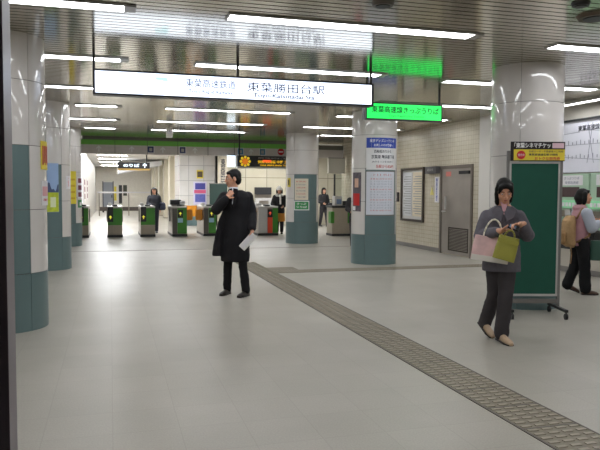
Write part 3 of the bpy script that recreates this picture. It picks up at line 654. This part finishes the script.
# ------------------------------------------------------------------ people
def V(*a): return Vector(a)
def hand(mb, w, d, n, s, k=1.0, curl=.5):
    """w wrist, d finger direction, n palm normal, s thumb side; five separate bent fingers"""
    w, d, n, s = Vector(w), Vector(d).normalized(), Vector(n).normalized(), Vector(s).normalized()
    s = (s - d * s.dot(d)).normalized(); n = (n - d * n.dot(d) - s * n.dot(s)).normalized()
    B = Matrix((s, d, n)).transposed().to_4x4()
    mb.ball(w + d * .048 * k, (.040 * k, .052 * k, .015 * k), 14, B)
    mb.tube([w - d * .03 * k, w + d * .02 * k], [.026 * k, .027 * k])
    for i, (L, off) in enumerate(((.074, .031), (.084, .0105), (.077, -.0105), (.060, -.031))):
        p = w + d * (.088 - .006 * abs(i - 1)) * k + s * off * k; a = curl * .5; pts = [w + d * .05 * k + s * off * .9 * k, p]
        for q, fr_ in enumerate((.45, .32, .23)):
            dd = d * math.cos(a) + n * math.sin(a) + s * off * 1.2
            p = p + dd * L * fr_ * k; pts.append(p); a += curl * (.9 - .15 * q)
        mb.tube(pts, [.009 * k, .0088 * k, .0082 * k, .0076 * k, .0066 * k], 10)
    p = w + d * .022 * k + s * .03 * k; pts = [p]
    for q, L in enumerate((.036, .03, .024)):
        dd = (d * (.65 + .15 * q) + s * (.75 - .3 * q) + n * (.25 + .25 * q * curl)).normalized(); p = p + dd * L * k; pts.append(p)
    mb.tube(pts, [.0135 * k, .0115 * k, .0098 * k, .0078 * k], 10)
def head_M(pos, yaw=0, nod=0, tilt=0):
    return Matrix.Translation(pos) @ Matrix.Rotation(yaw, 4, 'Z') @ Matrix.Rotation(nod, 4, 'X') @ Matrix.Rotation(tilt, 4, 'Y')
def add_head(mb, M, k=1.0):
    # face looks along -Y, eyes at z = 0
    def b(c, r): mb.ball(M @ (Vector(c) * k), tuple(x * k for x in r), 18, M.to_3x3().to_4x4())
    def tb(p, r): mb.tube([M @ (Vector(q) * k) for q in p], [x * k for x in r], 12)
    b((0, .012, .028), (.074, .094, .088)); b((0, -.022, -.045), (.06, .066, .062)); b((0, -.052, -.088), (.032, .03, .026))
    b((0, -.03, .0), (.069, .056, .06))
    tb([(0, -.084, .012), (0, -.1, -.022), (0, -.104, -.032)], [.008, .011, .0125]); b((.012, -.092, -.034), (.009, .01, .007)); b((-.012, -.092, -.034), (.009, .01, .007))
    tb([(-.042, -.072, .022), (-.018, -.082, .02)], [.008, .008]); tb([(.042, -.072, .022), (.018, -.082, .02)], [.008, .008])
    b((.04, -.062, -.03), (.02, .018, .02)); b((-.04, -.062, -.03), (.02, .018, .02))
    b((0, -.082, -.058), (.023, .01, .006)); b((0, -.08, -.068), (.02, .01, .007))
    for s in (-1, 1): b((s * .073, .012, -.008), (.01, .02, .031)); b((s * .071, .002, -.03), (.008, .01, .01))
M_eye = mat('eye_white', (210, 205, 200), .3); M_iris = mat('iris_dark', (30, 22, 20), .3); M_lip = mat('lip', (168, 92, 84), .5)
M_hair = mat('black_hair', (15, 13, 13), .55, noise=.2, nscale=40, spec=.25)
def face_parts(M, parent, k=1.0):
    for s in (-1, 1):
        e = MB().ball(M @ (Vector((s * .031, -.0735, .004)) * k), .0115 * k, 12).build('eye', M_eye, parent, smooth=True)
        MB().ball(M @ (Vector((s * .031, -.0825, .004)) * k), (.0055 * k,) * 3, 10).build('iris', M_iris, e, smooth=True)
        MB().tube([M @ (Vector((s * .05, -.072, .026)) * k), M @ (Vector((s * .03, -.088, .032)) * k), M @ (Vector((s * .015, -.088, .028)) * k)], [.003 * k, .0045 * k, .0035 * k], 8).build('eyebrow', M_hair, parent, smooth=True)
    MB().ball(M @ (Vector((0, -.0895, -.062)) * k), (.019 * k, .005 * k, .006 * k), 12, M.to_3x3().to_4x4()).build('mouth', M_lip, parent, smooth=True)
def hair(M, parent, locks=(), k=1.0, name='hair', m=None, voxel=.009, fringe=True, back=True):
    h = MB(); R3 = M.to_3x3().to_4x4()
    h.ball(M @ (Vector((0, .024, .042)) * k), (.081 * k, .095 * k, .09 * k), 20, R3)
    if fringe: h.ball(M @ (Vector((0, -.046, .076)) * k), (.06 * k, .04 * k, .028 * k), 16, R3)
    if back: h.ball(M @ (Vector((0, .06, -.015)) * k), (.074 * k, .056 * k, .075 * k), 16, R3)
    for pts, rr in locks: h.tube([M @ (Vector(p) * k) for p in pts], [x * k for x in rr], 12)
    return remesh(h, name, m or M_hair, parent, voxel, 3, wrinkle=.006, wscale=.03)
def shoe(parent, heel, direction, L, m, pitch=0.0, name='shoe', sole=None, wd=.048):
    """heel on the ground point, direction in xy, pitch lifts heel"""
    d = Vector((direction[0], direction[1], 0)).normalized()
    sd = Vector((-d.y, d.x, 0)); B = Matrix((sd, d, Vector((0, 0, 1)))).transposed().to_4x4()
    T = Matrix.Translation(heel) @ B @ Matrix.Translation((0, L, 0)) @ Matrix.Rotation(-pitch, 4, 'X') @ Matrix.Translation((0, -L, 0))
    mb = MB()
    prof = [(0, .035, .05, .03), (.12, .04, .055, .036), (.3, .04, .045, .036), (.55, .034, .034, .044), (.75, .028, .028, .048), (.9, .024, .023, .042), (1, .016, .014, .026)]
    prev = None
    for t, cz, hz, hw in prof:
        vs = []
        for i in range(14):
            a = 2 * PI * i / 14; x = hw * wd / .048 * math.cos(a); z = max(0.004, cz + hz * math.sin(a))
            vs.append(mb.bm.verts.new(T @ Vector((x, t * L, z))))
        if prev:
            for i in range(14): mb.bm.faces.new((prev[i], prev[(i + 1) % 14], vs[(i + 1) % 14], vs[i]))
        else: mb.bm.faces.new(vs[::-1])
        prev = vs
    mb.bm.faces.new(prev)
    o = mb.build(name, m, parent, smooth=True, autos=50)
    s = MB().prism([(-.033, 0), (.033, 0), (.036, .3 * L), (.048, .7 * L), (.03, .97 * L), (0, L), (-.03, .97 * L), (-.048, .7 * L), (-.036, .3 * L)], 0, .014, T)
    s.build('sole', sole or M_black, o)
    return o
def person(label, x, y, rz=None):
    rz = -math.atan2(x, y) if rz is None else rz
    return thing('person', label, 'person', (x, y, 0), rz)
M_skin = mat('skin', (206, 152, 122), .5, noise=.04, nscale=20)

# ---- man in black coat (local x = right in the picture, -y = towards the camera)
P = person('man in long black overcoat walking, hand raised to his neck', 1.68, 8.96)
HM = head_M((-.04, -.02, 1.632), R(-80), R(4), 0)
b = MB(); add_head(b, HM, 1.06)
b.tube([(-.02, .0, 1.40), (-.032, -.012, 1.56)], [.058, .056])
b.loft([(0, 0, .88, .13, .09, -.3), (0, 0, 1.05, .13, .09, -.3), (0, 0, 1.25, .15, .1, -.3), (0, 0, 1.38, .15, .085, -.3), (0, 0, 1.45, .07, .06, -.3)])
b.tube([(-.16, -.03, 1.39), (-.27, -.13, 1.2), (-.125, -.16, 1.36)], [.05, .042, .03]); hand(b, (-.12, -.16, 1.365), (.6, .1, .8), (.2, .95, -.1), (.9, -.1, -.3), 1.0, .7)
b.tube([(.17, .02, 1.39), (.235, .02, 1.13), (.228, -.13, .93)], [.05, .042, .03]); hand(b, (.228, -.135, .925), (-.1, -.2, -1), (-1, .1, .1), (.0, -1, .2), 1.0, .9)
b.tube([(-.09, .03, .88), (-.11, .03, .5), (-.125, .09, .1)], [.08, .055, .04]); b.tube([(.06, -.02, .88), (.085, -.05, .5), (.135, -.1, .1)], [.08, .055, .04])
remesh(b, 'body', M_skin, P, .0055, 3)
face_parts(HM, P, 1.06)
hair(HM, P, [([(s_ * .058, .035, .05), (s_ * .062, .045, .0), (s_ * .05, .07, -.05)], [.03, .026, .02]) for s_ in (-1, 1)] + [([(s_ * .066, -.03, .04), (s_ * .071, -.018, .0)], [.014, .009]) for s_ in (-1, 1)], 1.04)
M_coat = mat('black_coat', (20, 19, 23), .75, noise=.1, nscale=6, spec=.3); M_suit = mat('black_trousers', (19, 19, 22), .8, spec=.25); M_lea = mat('shoe_leather', (34, 27, 24), .3)
c = MB()
c.loft([(-.01, .01, .475, .205, .15, -.3), (-.005, .01, .7, .205, .15, -.3), (0, .01, .92, .205, .14, -.3), (0, .01, 1.1, .195, .13, -.3), (.005, .01, 1.28, .205, .125, -.3), (.01, .01, 1.38, .2, .11, -.3), (.01, .01, 1.43, .165, .095, -.3), (.005, .01, 1.475, .09, .075, -.3)])
c.loft([(-.25, .02, .555, .075, .11, -.3), (-.235, .02, .75, .07, .11, -.3), (-.19, .02, 1.0, .06, .1, -.3), (-.13, .02, 1.2, .05, .08, -.3)])
c.tube([(-.15, -.01, 1.375), (-.265, -.12, 1.205), (-.14, -.162, 1.345)], [.082, .078, .058]); c.tube([(.165, .02, 1.375), (.228, .02, 1.14), (.226, -.115, .95)], [.082, .07, .056])
co_ = remesh(c, 'overcoat', M_coat, P, .011, 4, wrinkle=.018, wscale=.14)
# collar, lapels, shirt and tie
sh = MB(); sh.loft([(-.03, -.03, 1.40, .07, .075, -.5), (-.03, -.025, 1.46, .066, .068, -.5), (-.03, -.018, 1.515, .062, .062, -.5)]).prism([(-.03, 0), (.035, 0), (.0, -.16)], -.01, .01, Matrix.Translation((-.05, -.112, 1.44)) @ Matrix.Rotation(-.45, 4, 'Z') @ FACE_Y)
sh.build('shirt', mat('white_shirt', (216, 218, 226), .6), P, smooth=True, autos=40)
MB().prism([(-.014, .0), (.014, .0), (.02, -.13), (0, -.16), (-.02, -.13)], 0, .012, Matrix.Translation((-.062, -.118, 1.455)) @ Matrix.Rotation(-.45, 4, 'Z') @ FACE_Y).build('tie', mat('dark_tie', (46, 46, 58), .6), P)
for s, pts in ((-1, [(0, .09), (-.055, .07), (-.07, -.03), (.0, -.2)]), (1, [(.02, .09), (.09, .08), (.08, -.03), (.02, -.2)])):
    MB().prism(pts, 0, .014, Matrix.Translation((-.05, -.122, 1.41)) @ Matrix.Rotation(-.45, 4, 'Z') @ FACE_Y).bevel(.004, 1).build('lapel', M_coat, P)
tr = MB()
tr.tube([(-.085, .03, .88), (-.11, .03, .5), (-.122, .09, .09)], [.09, .064, .057]); tr.tube([(.06, -.01, .88), (.09, -.05, .5), (.14, -.1, .085)], [.09, .066, .059]); tr.ball((-.01, 0, .88), (.15, .11, .11))
remesh(tr, 'trousers', M_suit, P, .011, 3, wrinkle=.02, wscale=.1)
shoe(P, (-.095, .15, 0), (-.42, -.9), .265, M_lea); shoe(P, (.17, -.03, 0), (-.5, -.86), .27, M_lea)
# folded newspaper held at his side
t = thing('folded_newspaper', 'white folded paper in the hand of the man in black', 'paper', (1.68, 8.96, 0), -math.atan2(1.68, 8.96))
MM = Matrix.Translation((.168, -.19, .775)) @ Matrix.Rotation(R(48), 4, 'Y').inverted() @ Matrix.Identity(4)
MB().box(-.135, .125, -.012, .012, -.052, .052, MM).bevel(.008).build('outer_sheet', mat('newspaper', (226, 224, 220), .7, noise=.08, nscale=30), t)
MB().box(-.12, .11, -.017, -.011, -.02, .038, MM).build('inner_sheet', M_paper, t)

# ---- woman in grey coat
WX0, WY0 = 3.70, 5.55
P = person('woman in grey coat looking down at her hands, bags on arm', WX0, WY0)
HM = head_M((.0, -.075, 1.475), R(10), R(24), R(-3))
b = MB(); add_head(b, HM, .97)
b.tube([(-.0, .03, 1.28), (0, -.03, 1.41)], [.05, .048])
b.loft([(-.02, .02, .8, .13, .09), (-.02, .02, 1.0, .12, .085), (-.01, .02, 1.2, .135, .09), (-.01, .02, 1.28, .13, .07), (0, .02, 1.34, .06, .05)])
b.tube([(-.17, .02, 1.24), (-.235, -.02, 1.03), (-.03, -.22, 1.095)], [.045, .04, .026]); hand(b, (-.03, -.22, 1.10), (1, -.12, .1), (.1, .3, 1), (0, -1, .3), .92, .8)
b.tube([(.15, .02, 1.24), (.235, -.03, 1.05), (.15, -.2, 1.165)], [.045, .04, .026]); hand(b, (.16, -.2, 1.165), (-.85, -.5, -.12), (-.1, -.2, -1), (-.2, -1, .4), .92, .8)
b.tube([(-.085, .03, .8), (-.075, .07, .45), (-.17, .18, .13)], [.075, .05, .036]); b.tube([(.04, .0, .8), (.03, -.07, .45), (.0, -.06, .1)], [.075, .05, .036])
remesh(b, 'body', M_skin, P, .0055, 3)
face_parts(HM, P, .97)
hair(HM, P, [([(.06, .0, .07), (.071, .01, -.02), (.066, .02, -.12)], [.026, .024, .018]), ([(-.06, .0, .07), (-.071, .01, -.02), (-.07, .02, -.14)], [.026, .025, .018]), ([(.045, .05, .0), (.05, .045, -.14)], [.045, .03]), ([(-.045, .05, .0), (-.05, .045, -.15)], [.045, .03]), ([(0, .06, .0), (0, .06, -.15)], [.06, .04]),
              ([(-.05, -.07, .07), (-.066, -.075, .01)], [.024, .012]), ([(.05, -.07, .07), (.066, -.075, .01)], [.024, .012])], .97)
M_gcoat = mat('grey_wool', (98, 95, 102), .85, noise=.08, nscale=30, spec=.2)
c = MB()
c.loft([(-.015, .02, .69, .185, .15), (-.015, .02, .85, .18, .145), (-.015, .02, 1.0, .17, .13), (-.01, .02, 1.12, .175, .125), (-.01, .02, 1.22, .185, .115), (-.01, .02, 1.285, .15, .095), (0, .02, 1.33, .085, .075)])
c.tube([(-.16, .02, 1.225), (-.222, -.02, 1.03), (-.07, -.19, 1.085)], [.068, .066, .052]); c.tube([(.14, .02, 1.225), (.222, -.03, 1.05), (.18, -.16, 1.145)], [.068, .066, .052])
remesh(c, 'coat', M_gcoat, P, .010, 4, wrinkle=.016, wscale=.12)
for s in (-1, 1):
    MB().prism([(0, 0), (s * .07, .055), (s * .12, .02), (s * .095, -.06), (s * .03, -.1)], 0, .016, Matrix.Translation((0, -.105, 1.275)) @ Matrix.Rotation(-.25, 4, 'X') @ FACE_Y).bevel(.005, 1).build('collar', M_gcoat, P)
for z in (1.0, .88): MB().cone((.03, -.135, z), (.03, -.15, z), .013, .013, 12).build('button', M_black, P)
MB().prism([(-.035, .07), (.035, .07), (.0, -.06)], 0, .012, Matrix.Translation((0, -.088, 1.3)) @ Matrix.Rotation(-.3, 4, 'X') @ FACE_Y).build('scarf', mat('pink_scarf', (196, 150, 156), .7), P)
tr = MB()
tr.tube([(-.085, .03, .8), (-.075, .07, .45), (-.165, .18, .13)], [.09, .07, .066]); tr.tube([(.045, .0, .8), (.03, -.07, .45), (.0, -.05, .08)], [.09, .075, .07]); tr.ball((-.02, .015, .8), (.14, .1, .1))
remesh(tr, 'trousers', mat('charcoal_trousers', (62, 58, 60), .8, spec=.25), P, .010, 3, wrinkle=.02, wscale=.11)
M_beige = mat('beige_shoe', (176, 150, 122), .4)
shoe(P, (-.03, -.02, 0), (.5, -.86), .245, M_beige, .05, wd=.042); shoe(P, (-.235, .25, 0), (.62, -.78), .245, M_beige, .5, wd=.042)
rzw = -math.atan2(WX0, WY0)
def bag(name, label, m, w, h, d, pos, rot, hm, strap_h, extra=None):
    t = thing(name, label, 'bag', (WX0, WY0, 0), rzw)
    M = Matrix.Translation(pos) @ Matrix.Rotation(rot, 4, 'Y')
    bm = MB(); bm.loft([(0, 0, 0, w * .5, d * .5), (0, 0, .02, w * .5, d * .5), (0, 0, h * .5, w * .5, d * .46), (0, 0, h, w * .46, d * .3)], 4 * 7)
    for v in bm.bm.verts:   # square off the ellipse into a bag section
        q = Vector((v.co.x / (w * .5), v.co.y / (d * .5))); mmx = max(abs(q.x), abs(q.y), 1e-4); sc = min(1.0 / mmx * q.length, 1.35)
        v.co.x *= sc; v.co.y *= sc
        v.co = M @ v.co
    bm.build('body', m, t, smooth=True, autos=35)
    for s in (-1, 1):
        pts = [M @ Vector((.24 * w * math.cos(a) * 1.0, s * d * .2, h - .02 + strap_h * math.sin(a))) for a in [PI * i / 10 for i in range(11)]]
        MB().tube(pts, [.008] * 11, 8).build('handle', hm, t, smooth=True)
    return t, M
t, M = bag('tote_bag', 'pink and white tote bag hanging from the woman in grey', mat('tote_pink', (214, 178, 176), .7, noise=.14, nscale=11), .35, .235, .12, (-.13, -.13, .80), R(7), mat('cream_handle', (222, 216, 196), .6), .19)
MB().box(-.17, .172, -.062, .062, -.004, .05, M).build('white_base', mat('tote_white', (220, 214, 206), .7), t)
t, M = bag('handbag', 'olive green bag hanging in front of the pink tote', mat('olive_leather', (150, 146, 58), .5, noise=.05), .2, .225, .1, (.0, -.275, .83), R(14), mat('olive_handle', (132, 128, 50), .5), .08)
MB().box(-.095, .095, -.052, -.046, .16, .2, M).build('flap', mat('olive_leather', (150, 146, 58), .5), t)
t = thing('mobile_phone', 'small dark phone held in both hands of the woman in grey', 'phone', (WX0, WY0, 0), rzw)
PM = Matrix.Translation((.09, -.25, 1.135)) @ Matrix.Rotation(.35, 4, 'Y') @ Matrix.Rotation(-.7, 4, 'X')
MB().box(-.05, .05, -.008, .008, -.028, .028, PM).bevel(.005).build('body', M_black, t); MB().box(-.04, .02, -.0095, -.007, -.02, .02, PM).build('screen', mat('screen_blue', (110, 130, 160), .3), t)

# ---- woman with backpack, facing right
BX, BY = 6.49, 7.84
rzb = -math.atan2(BX, BY) + R(24)
P = person('woman with tan backpack facing right by the ticket machines', BX, BY, rzb)
HM = head_M((.045, .0, 1.40), R(82), R(-6), 0)
b = MB(); add_head(b, HM, .95)
b.tube([(.0, .0, 1.2), (.03, 0, 1.34)], [.05, .048])
b.loft([(0, 0, .76, .1, .13), (0, 0, .95, .09, .12), (0, 0, 1.15, .095, .14), (0, 0, 1.21, .075, .13), (.005, 0, 1.27, .05, .06)])
b.tube([(.01, -.17, 1.18), (.07, -.21, .97), (.2, -.16, 1.05)], [.045, .04, .026]); hand(b, (.2, -.16, 1.055), (1, .15, .3), (-.1, .6, .4), (0, .2, 1), .9, .7)
b.tube([(.01, .17, 1.18), (.06, .2, .96), (.2, .14, 1.03)], [.045, .04, .026]); hand(b, (.2, .14, 1.035), (1, -.15, .3), (-.1, -.6, .4), (0, -.2, 1), .9, .7)
b.tube([(0, -.08, .76), (.04, -.09, .42), (.06, -.09, .1)], [.075, .05, .036]); b.tube([(0, .08, .76), (-.02, .08, .42), (-.14, .09, .12)], [.075, .05, .036])
remesh(b, 'body', M_skin, P, .0065, 3)
face_parts(HM, P, .95)
hair(HM, P, [([(.075, .01, .05), (.085, .02, -.03), (.075, .03, -.085)], [.036, .036, .028]), ([(-.075, .01, .05), (-.085, .02, -.03), (-.075, .03, -.085)], [.036, .036, .028]), ([(0, .075, .0), (0, .07, -.07)], [.072, .055])], .98)
M_jac = mat('pink_jacket', (176, 132, 140), .8, noise=.06, nscale=14); M_slv = mat('pale_grey_sleeve', (166, 172, 184), .7, noise=.04)
c = MB(); c.loft([(-.01, 0, .70, .125, .155), (-.01, 0, .85, .125, .155), (0, 0, 1.0, .12, .15), (0, 0, 1.14, .12, .165), (0, 0, 1.21, .1, .14), (.0, 0, 1.27, .07, .08)])
c.ball((-.02, 0, 1.245), (.1, .11, .05))
remesh(c, 'jacket', M_jac, P, .011, 4, wrinkle=.016, wscale=.1)
for s in (-1, 1):
    c = MB().tube([(.015, s * .16, 1.17), (.075, s * .2, .965), (.17, s * .165, 1.025)], [.08, .076, .058]); remesh(c, 'sleeve', M_slv, P, .01, 4, wrinkle=.014, wscale=.09)
tr = MB(); tr.tube([(0, -.075, .76), (.04, -.09, .42), (.055, -.09, .085)], [.1, .078, .08]); tr.tube([(0, .075, .76), (-.02, .08, .42), (-.13, .09, .12)], [.1, .078, .075]); tr.ball((0, 0, .76), (.115, .15, .1))
remesh(tr, 'trousers', M_suit, P, .011, 3, wrinkle=.018, wscale=.1)
M_brs = mat('brown_shoe', (84, 62, 50), .4)
shoe(P, (.0, -.09, 0), (1, -.08), .235, M_brs, wd=.042); shoe(P, (-.2, .09, 0), (.95, -.1), .235, M_brs, .35, wd=.042)
t = thing('backpack', 'tan backpack worn by the woman at the ticket machines', 'bag', (BX, BY, 0), rzb)
bp = MB(); bp.loft([(-.15, -.02, .68, .05, .09), (-.175, -.02, .72, .085, .145), (-.185, -.02, .9, .095, .155), (-.175, -.02, 1.06, .08, .14), (-.15, -.02, 1.13, .05, .09)])
remesh(bp, 'body', mat('tan_canvas', (164, 132, 92), .8, noise=.14, nscale=12), t, .01, 4, wrinkle=.02, wscale=.08)
bp = MB(); bp.loft([(-.265, -.02, .72, .02, .08), (-.275, -.02, .76, .035, .11), (-.275, -.02, .88, .035, .11), (-.26, -.02, .93, .02, .08)]); remesh(bp, 'front_pocket', mat('tan_pocket', (150, 116, 76), .8, noise=.12, nscale=14), t, .01, 3)
for s in (-1, 1):
    MB().tube([(-.1, s * .1 - .01, 1.1), (-.03, s * .12, 1.235), (.06, s * .12, 1.2), (.115, s * .12, 1.06), (.06, s * .16, .85), (-.1, s * .13, .76)], [.014] * 6, 10).build('shoulder_strap', mat('tan_strap', (136, 106, 72), .8), t, smooth=True)
MB().tube([(-.2, -.16, .7), (-.19, -.17, .58), (-.2, -.17, .46)], [.008] * 3, 8).build('hanging_strap', mat('tan_strap', (136, 106, 72), .8), t, smooth=True)
t = thing('shopping_bag', 'dark green bag held by the woman with the backpack', 'bag', (BX, BY, 0), rzb)
MB().loft([(.2, -.12, .5, .1, .06), (.2, -.12, .52, .11, .065), (.2, -.12, .78, .1, .05)], 24).build('body', mat('bag_green', (44, 78, 66), .6), t, smooth=True, autos=40)
MB().tube([(.13, -.12, .77), (.16, -.13, .98), (.24, -.13, 1.0), (.27, -.12, .77)], [.007] * 4, 8).build('handle', M_dark, t, smooth=True)

# ---- small far figures at the gates
def far_person(label, x, y, hgt, rz, coat_m, trouser_m, long_hair=True, skirt=None, hat=None, scarf=None, stride=.08, arms=None):
    P = person(label, x, y, rz); k = hgt / 1.6
    HM = head_M((0, -.02, 1.47 * k), 0, R(6), 0)
    b = MB(); add_head(b, HM, k * .98); b.tube([(0, .01, 1.3 * k), (0, -.005, 1.4 * k)], [.05 * k, .048 * k])
    b.loft([(0, 0, .8 * k, .12 * k, .085 * k), (0, 0, 1.0 * k, .11 * k, .08 * k), (0, 0, 1.22 * k, .13 * k, .085 * k), (0, 0, 1.3 * k, .1 * k, .06 * k), (0, 0, 1.35 * k, .055 * k, .05 * k)])
    arms = arms or {-1: ((-.16, .01, 1.25), (-.21, -.01, 1.02), (-.12, -.16, .95)), 1: ((.16, .01, 1.25), (.22, .01, 1.0), (.21, -.06, .8))}
    for s in (-1, 1):
        pts = [Vector(p) * k for p in arms[s]]; b.tube(pts, [.045 * k, .04 * k, .026 * k])
        d = (pts[2] - pts[1]).normalized(); hand(b, pts[2], d, (-s, .1, .1), (0, -1, .2), .92 * k, .7)
    for s in (-1, 1): b.tube([Vector((s * .08, 0, .8)) * k, Vector((s * .08, -s * stride * .5 - .02, .45)) * k, Vector((s * .08, -s * stride, .1)) * k], [.075 * k, .05 * k, .038 * k])
    remesh(b, 'body', M_skin, P, .008, 2); face_parts(HM, P, k)
    L = [([(s * .075, .01, .05), (s * .085, .01, -.04), (s * .085, .0, -.16 if long_hair else -.07)], [.034, .034, .026]) for s in (-1, 1)] + [([(0, .07, 0), (0, .07, -.14)], [.07, .05])]
    hair(HM, P, L, k, voxel=.011)
    c = MB(); c.loft([(0, 0, .68 * k, .175 * k, .13 * k), (0, 0, .95 * k, .16 * k, .12 * k), (0, 0, 1.2 * k, .175 * k, .115 * k), (0, 0, 1.29 * k, .14 * k, .09 * k), (0, 0, 1.34 * k, .075 * k, .065 * k)])
    for s in (-1, 1):
        pts = [Vector(p) * k for p in arms[s]]; pts[2] = pts[1].lerp(pts[2], .86); c.tube(pts, [.075 * k, .07 * k, .055 * k])
    remesh(c, 'coat', coat_m, P, .013, 3, wrinkle=.014)
    tr = MB()
    for s in (-1, 1): tr.tube([Vector((s * .08, 0, .8)) * k, Vector((s * .08, -s * stride * .5 - .02, .45)) * k, Vector((s * .08, -s * stride, .09)) * k], [.1 * k, .075 * k, .06 * k])
    tr.ball((0, 0, .78 * k), (.15 * k, .11 * k, .1 * k)); remesh(tr, 'trousers', trouser_m, P, .013, 2)
    for s in (-1, 1): shoe(P, (s * .08 * k, -s * stride * k + .07, 0), (0, -1), .23, M_dark, wd=.042)
    if skirt: MB().loft([(0, 0, .42 * k, .19 * k, .15 * k), (0, 0, .7 * k, .178 * k, .135 * k)]).build('skirt', skirt, P, smooth=True, autos=40)
    if hat:
        h = MB(); R3 = HM.to_3x3().to_4x4(); h.ball(HM @ Vector((0, .012, .06)), (.1, .108, .085), 18, R3); h.ball(HM @ Vector((0, .012, .04)), (.106, .114, .035), 18, R3); h.ball(HM @ Vector((0, .02, .15)), .026)
        remesh(h, 'knit_hat', hat, P, .011, 2, wrinkle=.008, wscale=.02)
    if scarf:
        s_ = MB(); s_.loft([(0, -.01, 1.27 * k, .145 * k, .12 * k), (0, -.01, 1.32 * k, .14 * k, .115 * k), (0, -.01, 1.36 * k, .095 * k, .09 * k)]); s_.box(.0, .06, -.15, -.11, 1.0 * k, 1.3 * k)
        remesh(s_, 'scarf', scarf, P, .012, 3, wrinkle=.012, wscale=.04)
    return P
M_navyc = mat('navy_jacket', (34, 36, 46), .75, noise=.08); M_jean = mat('dark_jeans', (32, 34, 44), .8)
far_person('long-haired woman in dark jacket walking through the ticket gates', 1.44, 22.8, 1.56, -math.atan2(1.44, 22.8), M_navyc, M_jean)
t = thing('shoulder_bag', 'dark blue bag at the side of the long-haired woman', 'bag', (1.44, 22.8, 0), -math.atan2(1.44, 22.8))
bg = MB().loft([(.27, -.02, .78, .09, .07), (.275, -.02, .84, .12, .09), (.27, -.02, 1.0, .11, .08), (.26, -.02, 1.05, .07, .05)]); remesh(bg, 'body', mat('bag_navy', (40, 46, 66), .6), t, .012, 3)
MB().tube([(.24, -.02, 1.03), (.2, -.07, 1.2), (.14, -.03, 1.33)], [.012] * 3, 8).build('strap', M_dark, t, smooth=True)
far_person('woman in white knit hat and scarf standing behind the red gate', 5.54, 21.5, 1.6, -math.atan2(5.3, 20.3), mat('black_jacket', (28, 26, 28), .75), mat('dark_boots', (36, 34, 40), .7), True, mat('orange_skirt', (196, 130, 44), .7), mat('cream_knit', (240, 237, 230), .8), mat('white_scarf', (236, 232, 226), .8), .05,
           {-1: ((-.16, .01, 1.25), (-.24, -.03, 1.02), (-.19, -.2, .93)), 1: ((.16, .01, 1.25), (.2, .0, 1.0), (.13, -.15, .93))})
far_person('dark-clothed person with a bag seen behind the gate column', 8.42, 25.4, 1.6, -math.atan2(7, 24) + .5, mat('black_jacket', (28, 26, 28), .75), mat('dark_boots', (36, 34, 40), .7), True, None, None, None, .16)
far_person('dark-clothed person almost hidden behind the timetable column', 6.0, 15.5, 1.58, -math.atan2(6.1, 15.5), mat('black_jacket', (28, 26, 28), .75), mat('dark_boots', (36, 34, 40), .7))
t = thing('handbag', 'black bag of the person seen behind the gate column', 'bag', (8.42, 25.4, 0), -math.atan2(7, 24))
bg = MB().loft([(.3, -.12, .72, .1, .06), (.3, -.12, .78, .14, .08), (.3, -.12, .94, .13, .07), (.3, -.12, .99, .08, .04)]); remesh(bg, 'body', M_black, t, .012, 3)
MB().tube([(.2, -.12, .97), (.24, -.12, 1.12), (.33, -.12, 1.12), (.37, -.12, .97)], [.01] * 4, 8).build('handle', M_black, t, smooth=True)


# ------------------------------------------------------------------ camera, world, view
yaw, pitch, roll = .28384947, .05281263, .00501340
f = Vector((math.sin(yaw), math.cos(yaw), 0)); r = Vector((math.cos(yaw), -math.sin(yaw), 0)); u = Vector((0, 0, 1))
f2 = f * math.cos(pitch) - u * math.sin(pitch); u2 = u * math.cos(pitch) + f * math.sin(pitch)
r3 = r * math.cos(roll) + u2 * math.sin(roll); u3 = u2 * math.cos(roll) - r * math.sin(roll)
cam = bpy.data.cameras.new('camera'); cam.sensor_width = 36; cam.lens = 650.05 / 600 * 36; cam.clip_start = .05
co = bpy.data.objects.new('camera', cam); COL.objects.link(co)
co.matrix_world = Matrix(((r3.x, u3.x, -f2.x, 0), (r3.y, u3.y, -f2.y, 0), (r3.z, u3.z, -f2.z, 1.47), (0, 0, 0, 1)))
scene.camera = co
w = bpy.data.worlds.new('world'); scene.world = w; w.use_nodes = True
w.node_tree.nodes['Background'].inputs[0].default_value = (.6, .65, .7, 1); w.node_tree.nodes['Background'].inputs[1].default_value = .08
vs = scene.view_settings; vs.view_transform = 'Standard'; vs.look = 'None'; vs.gamma = 1; vs.use_curve_mapping = False
vs.exposure = .53
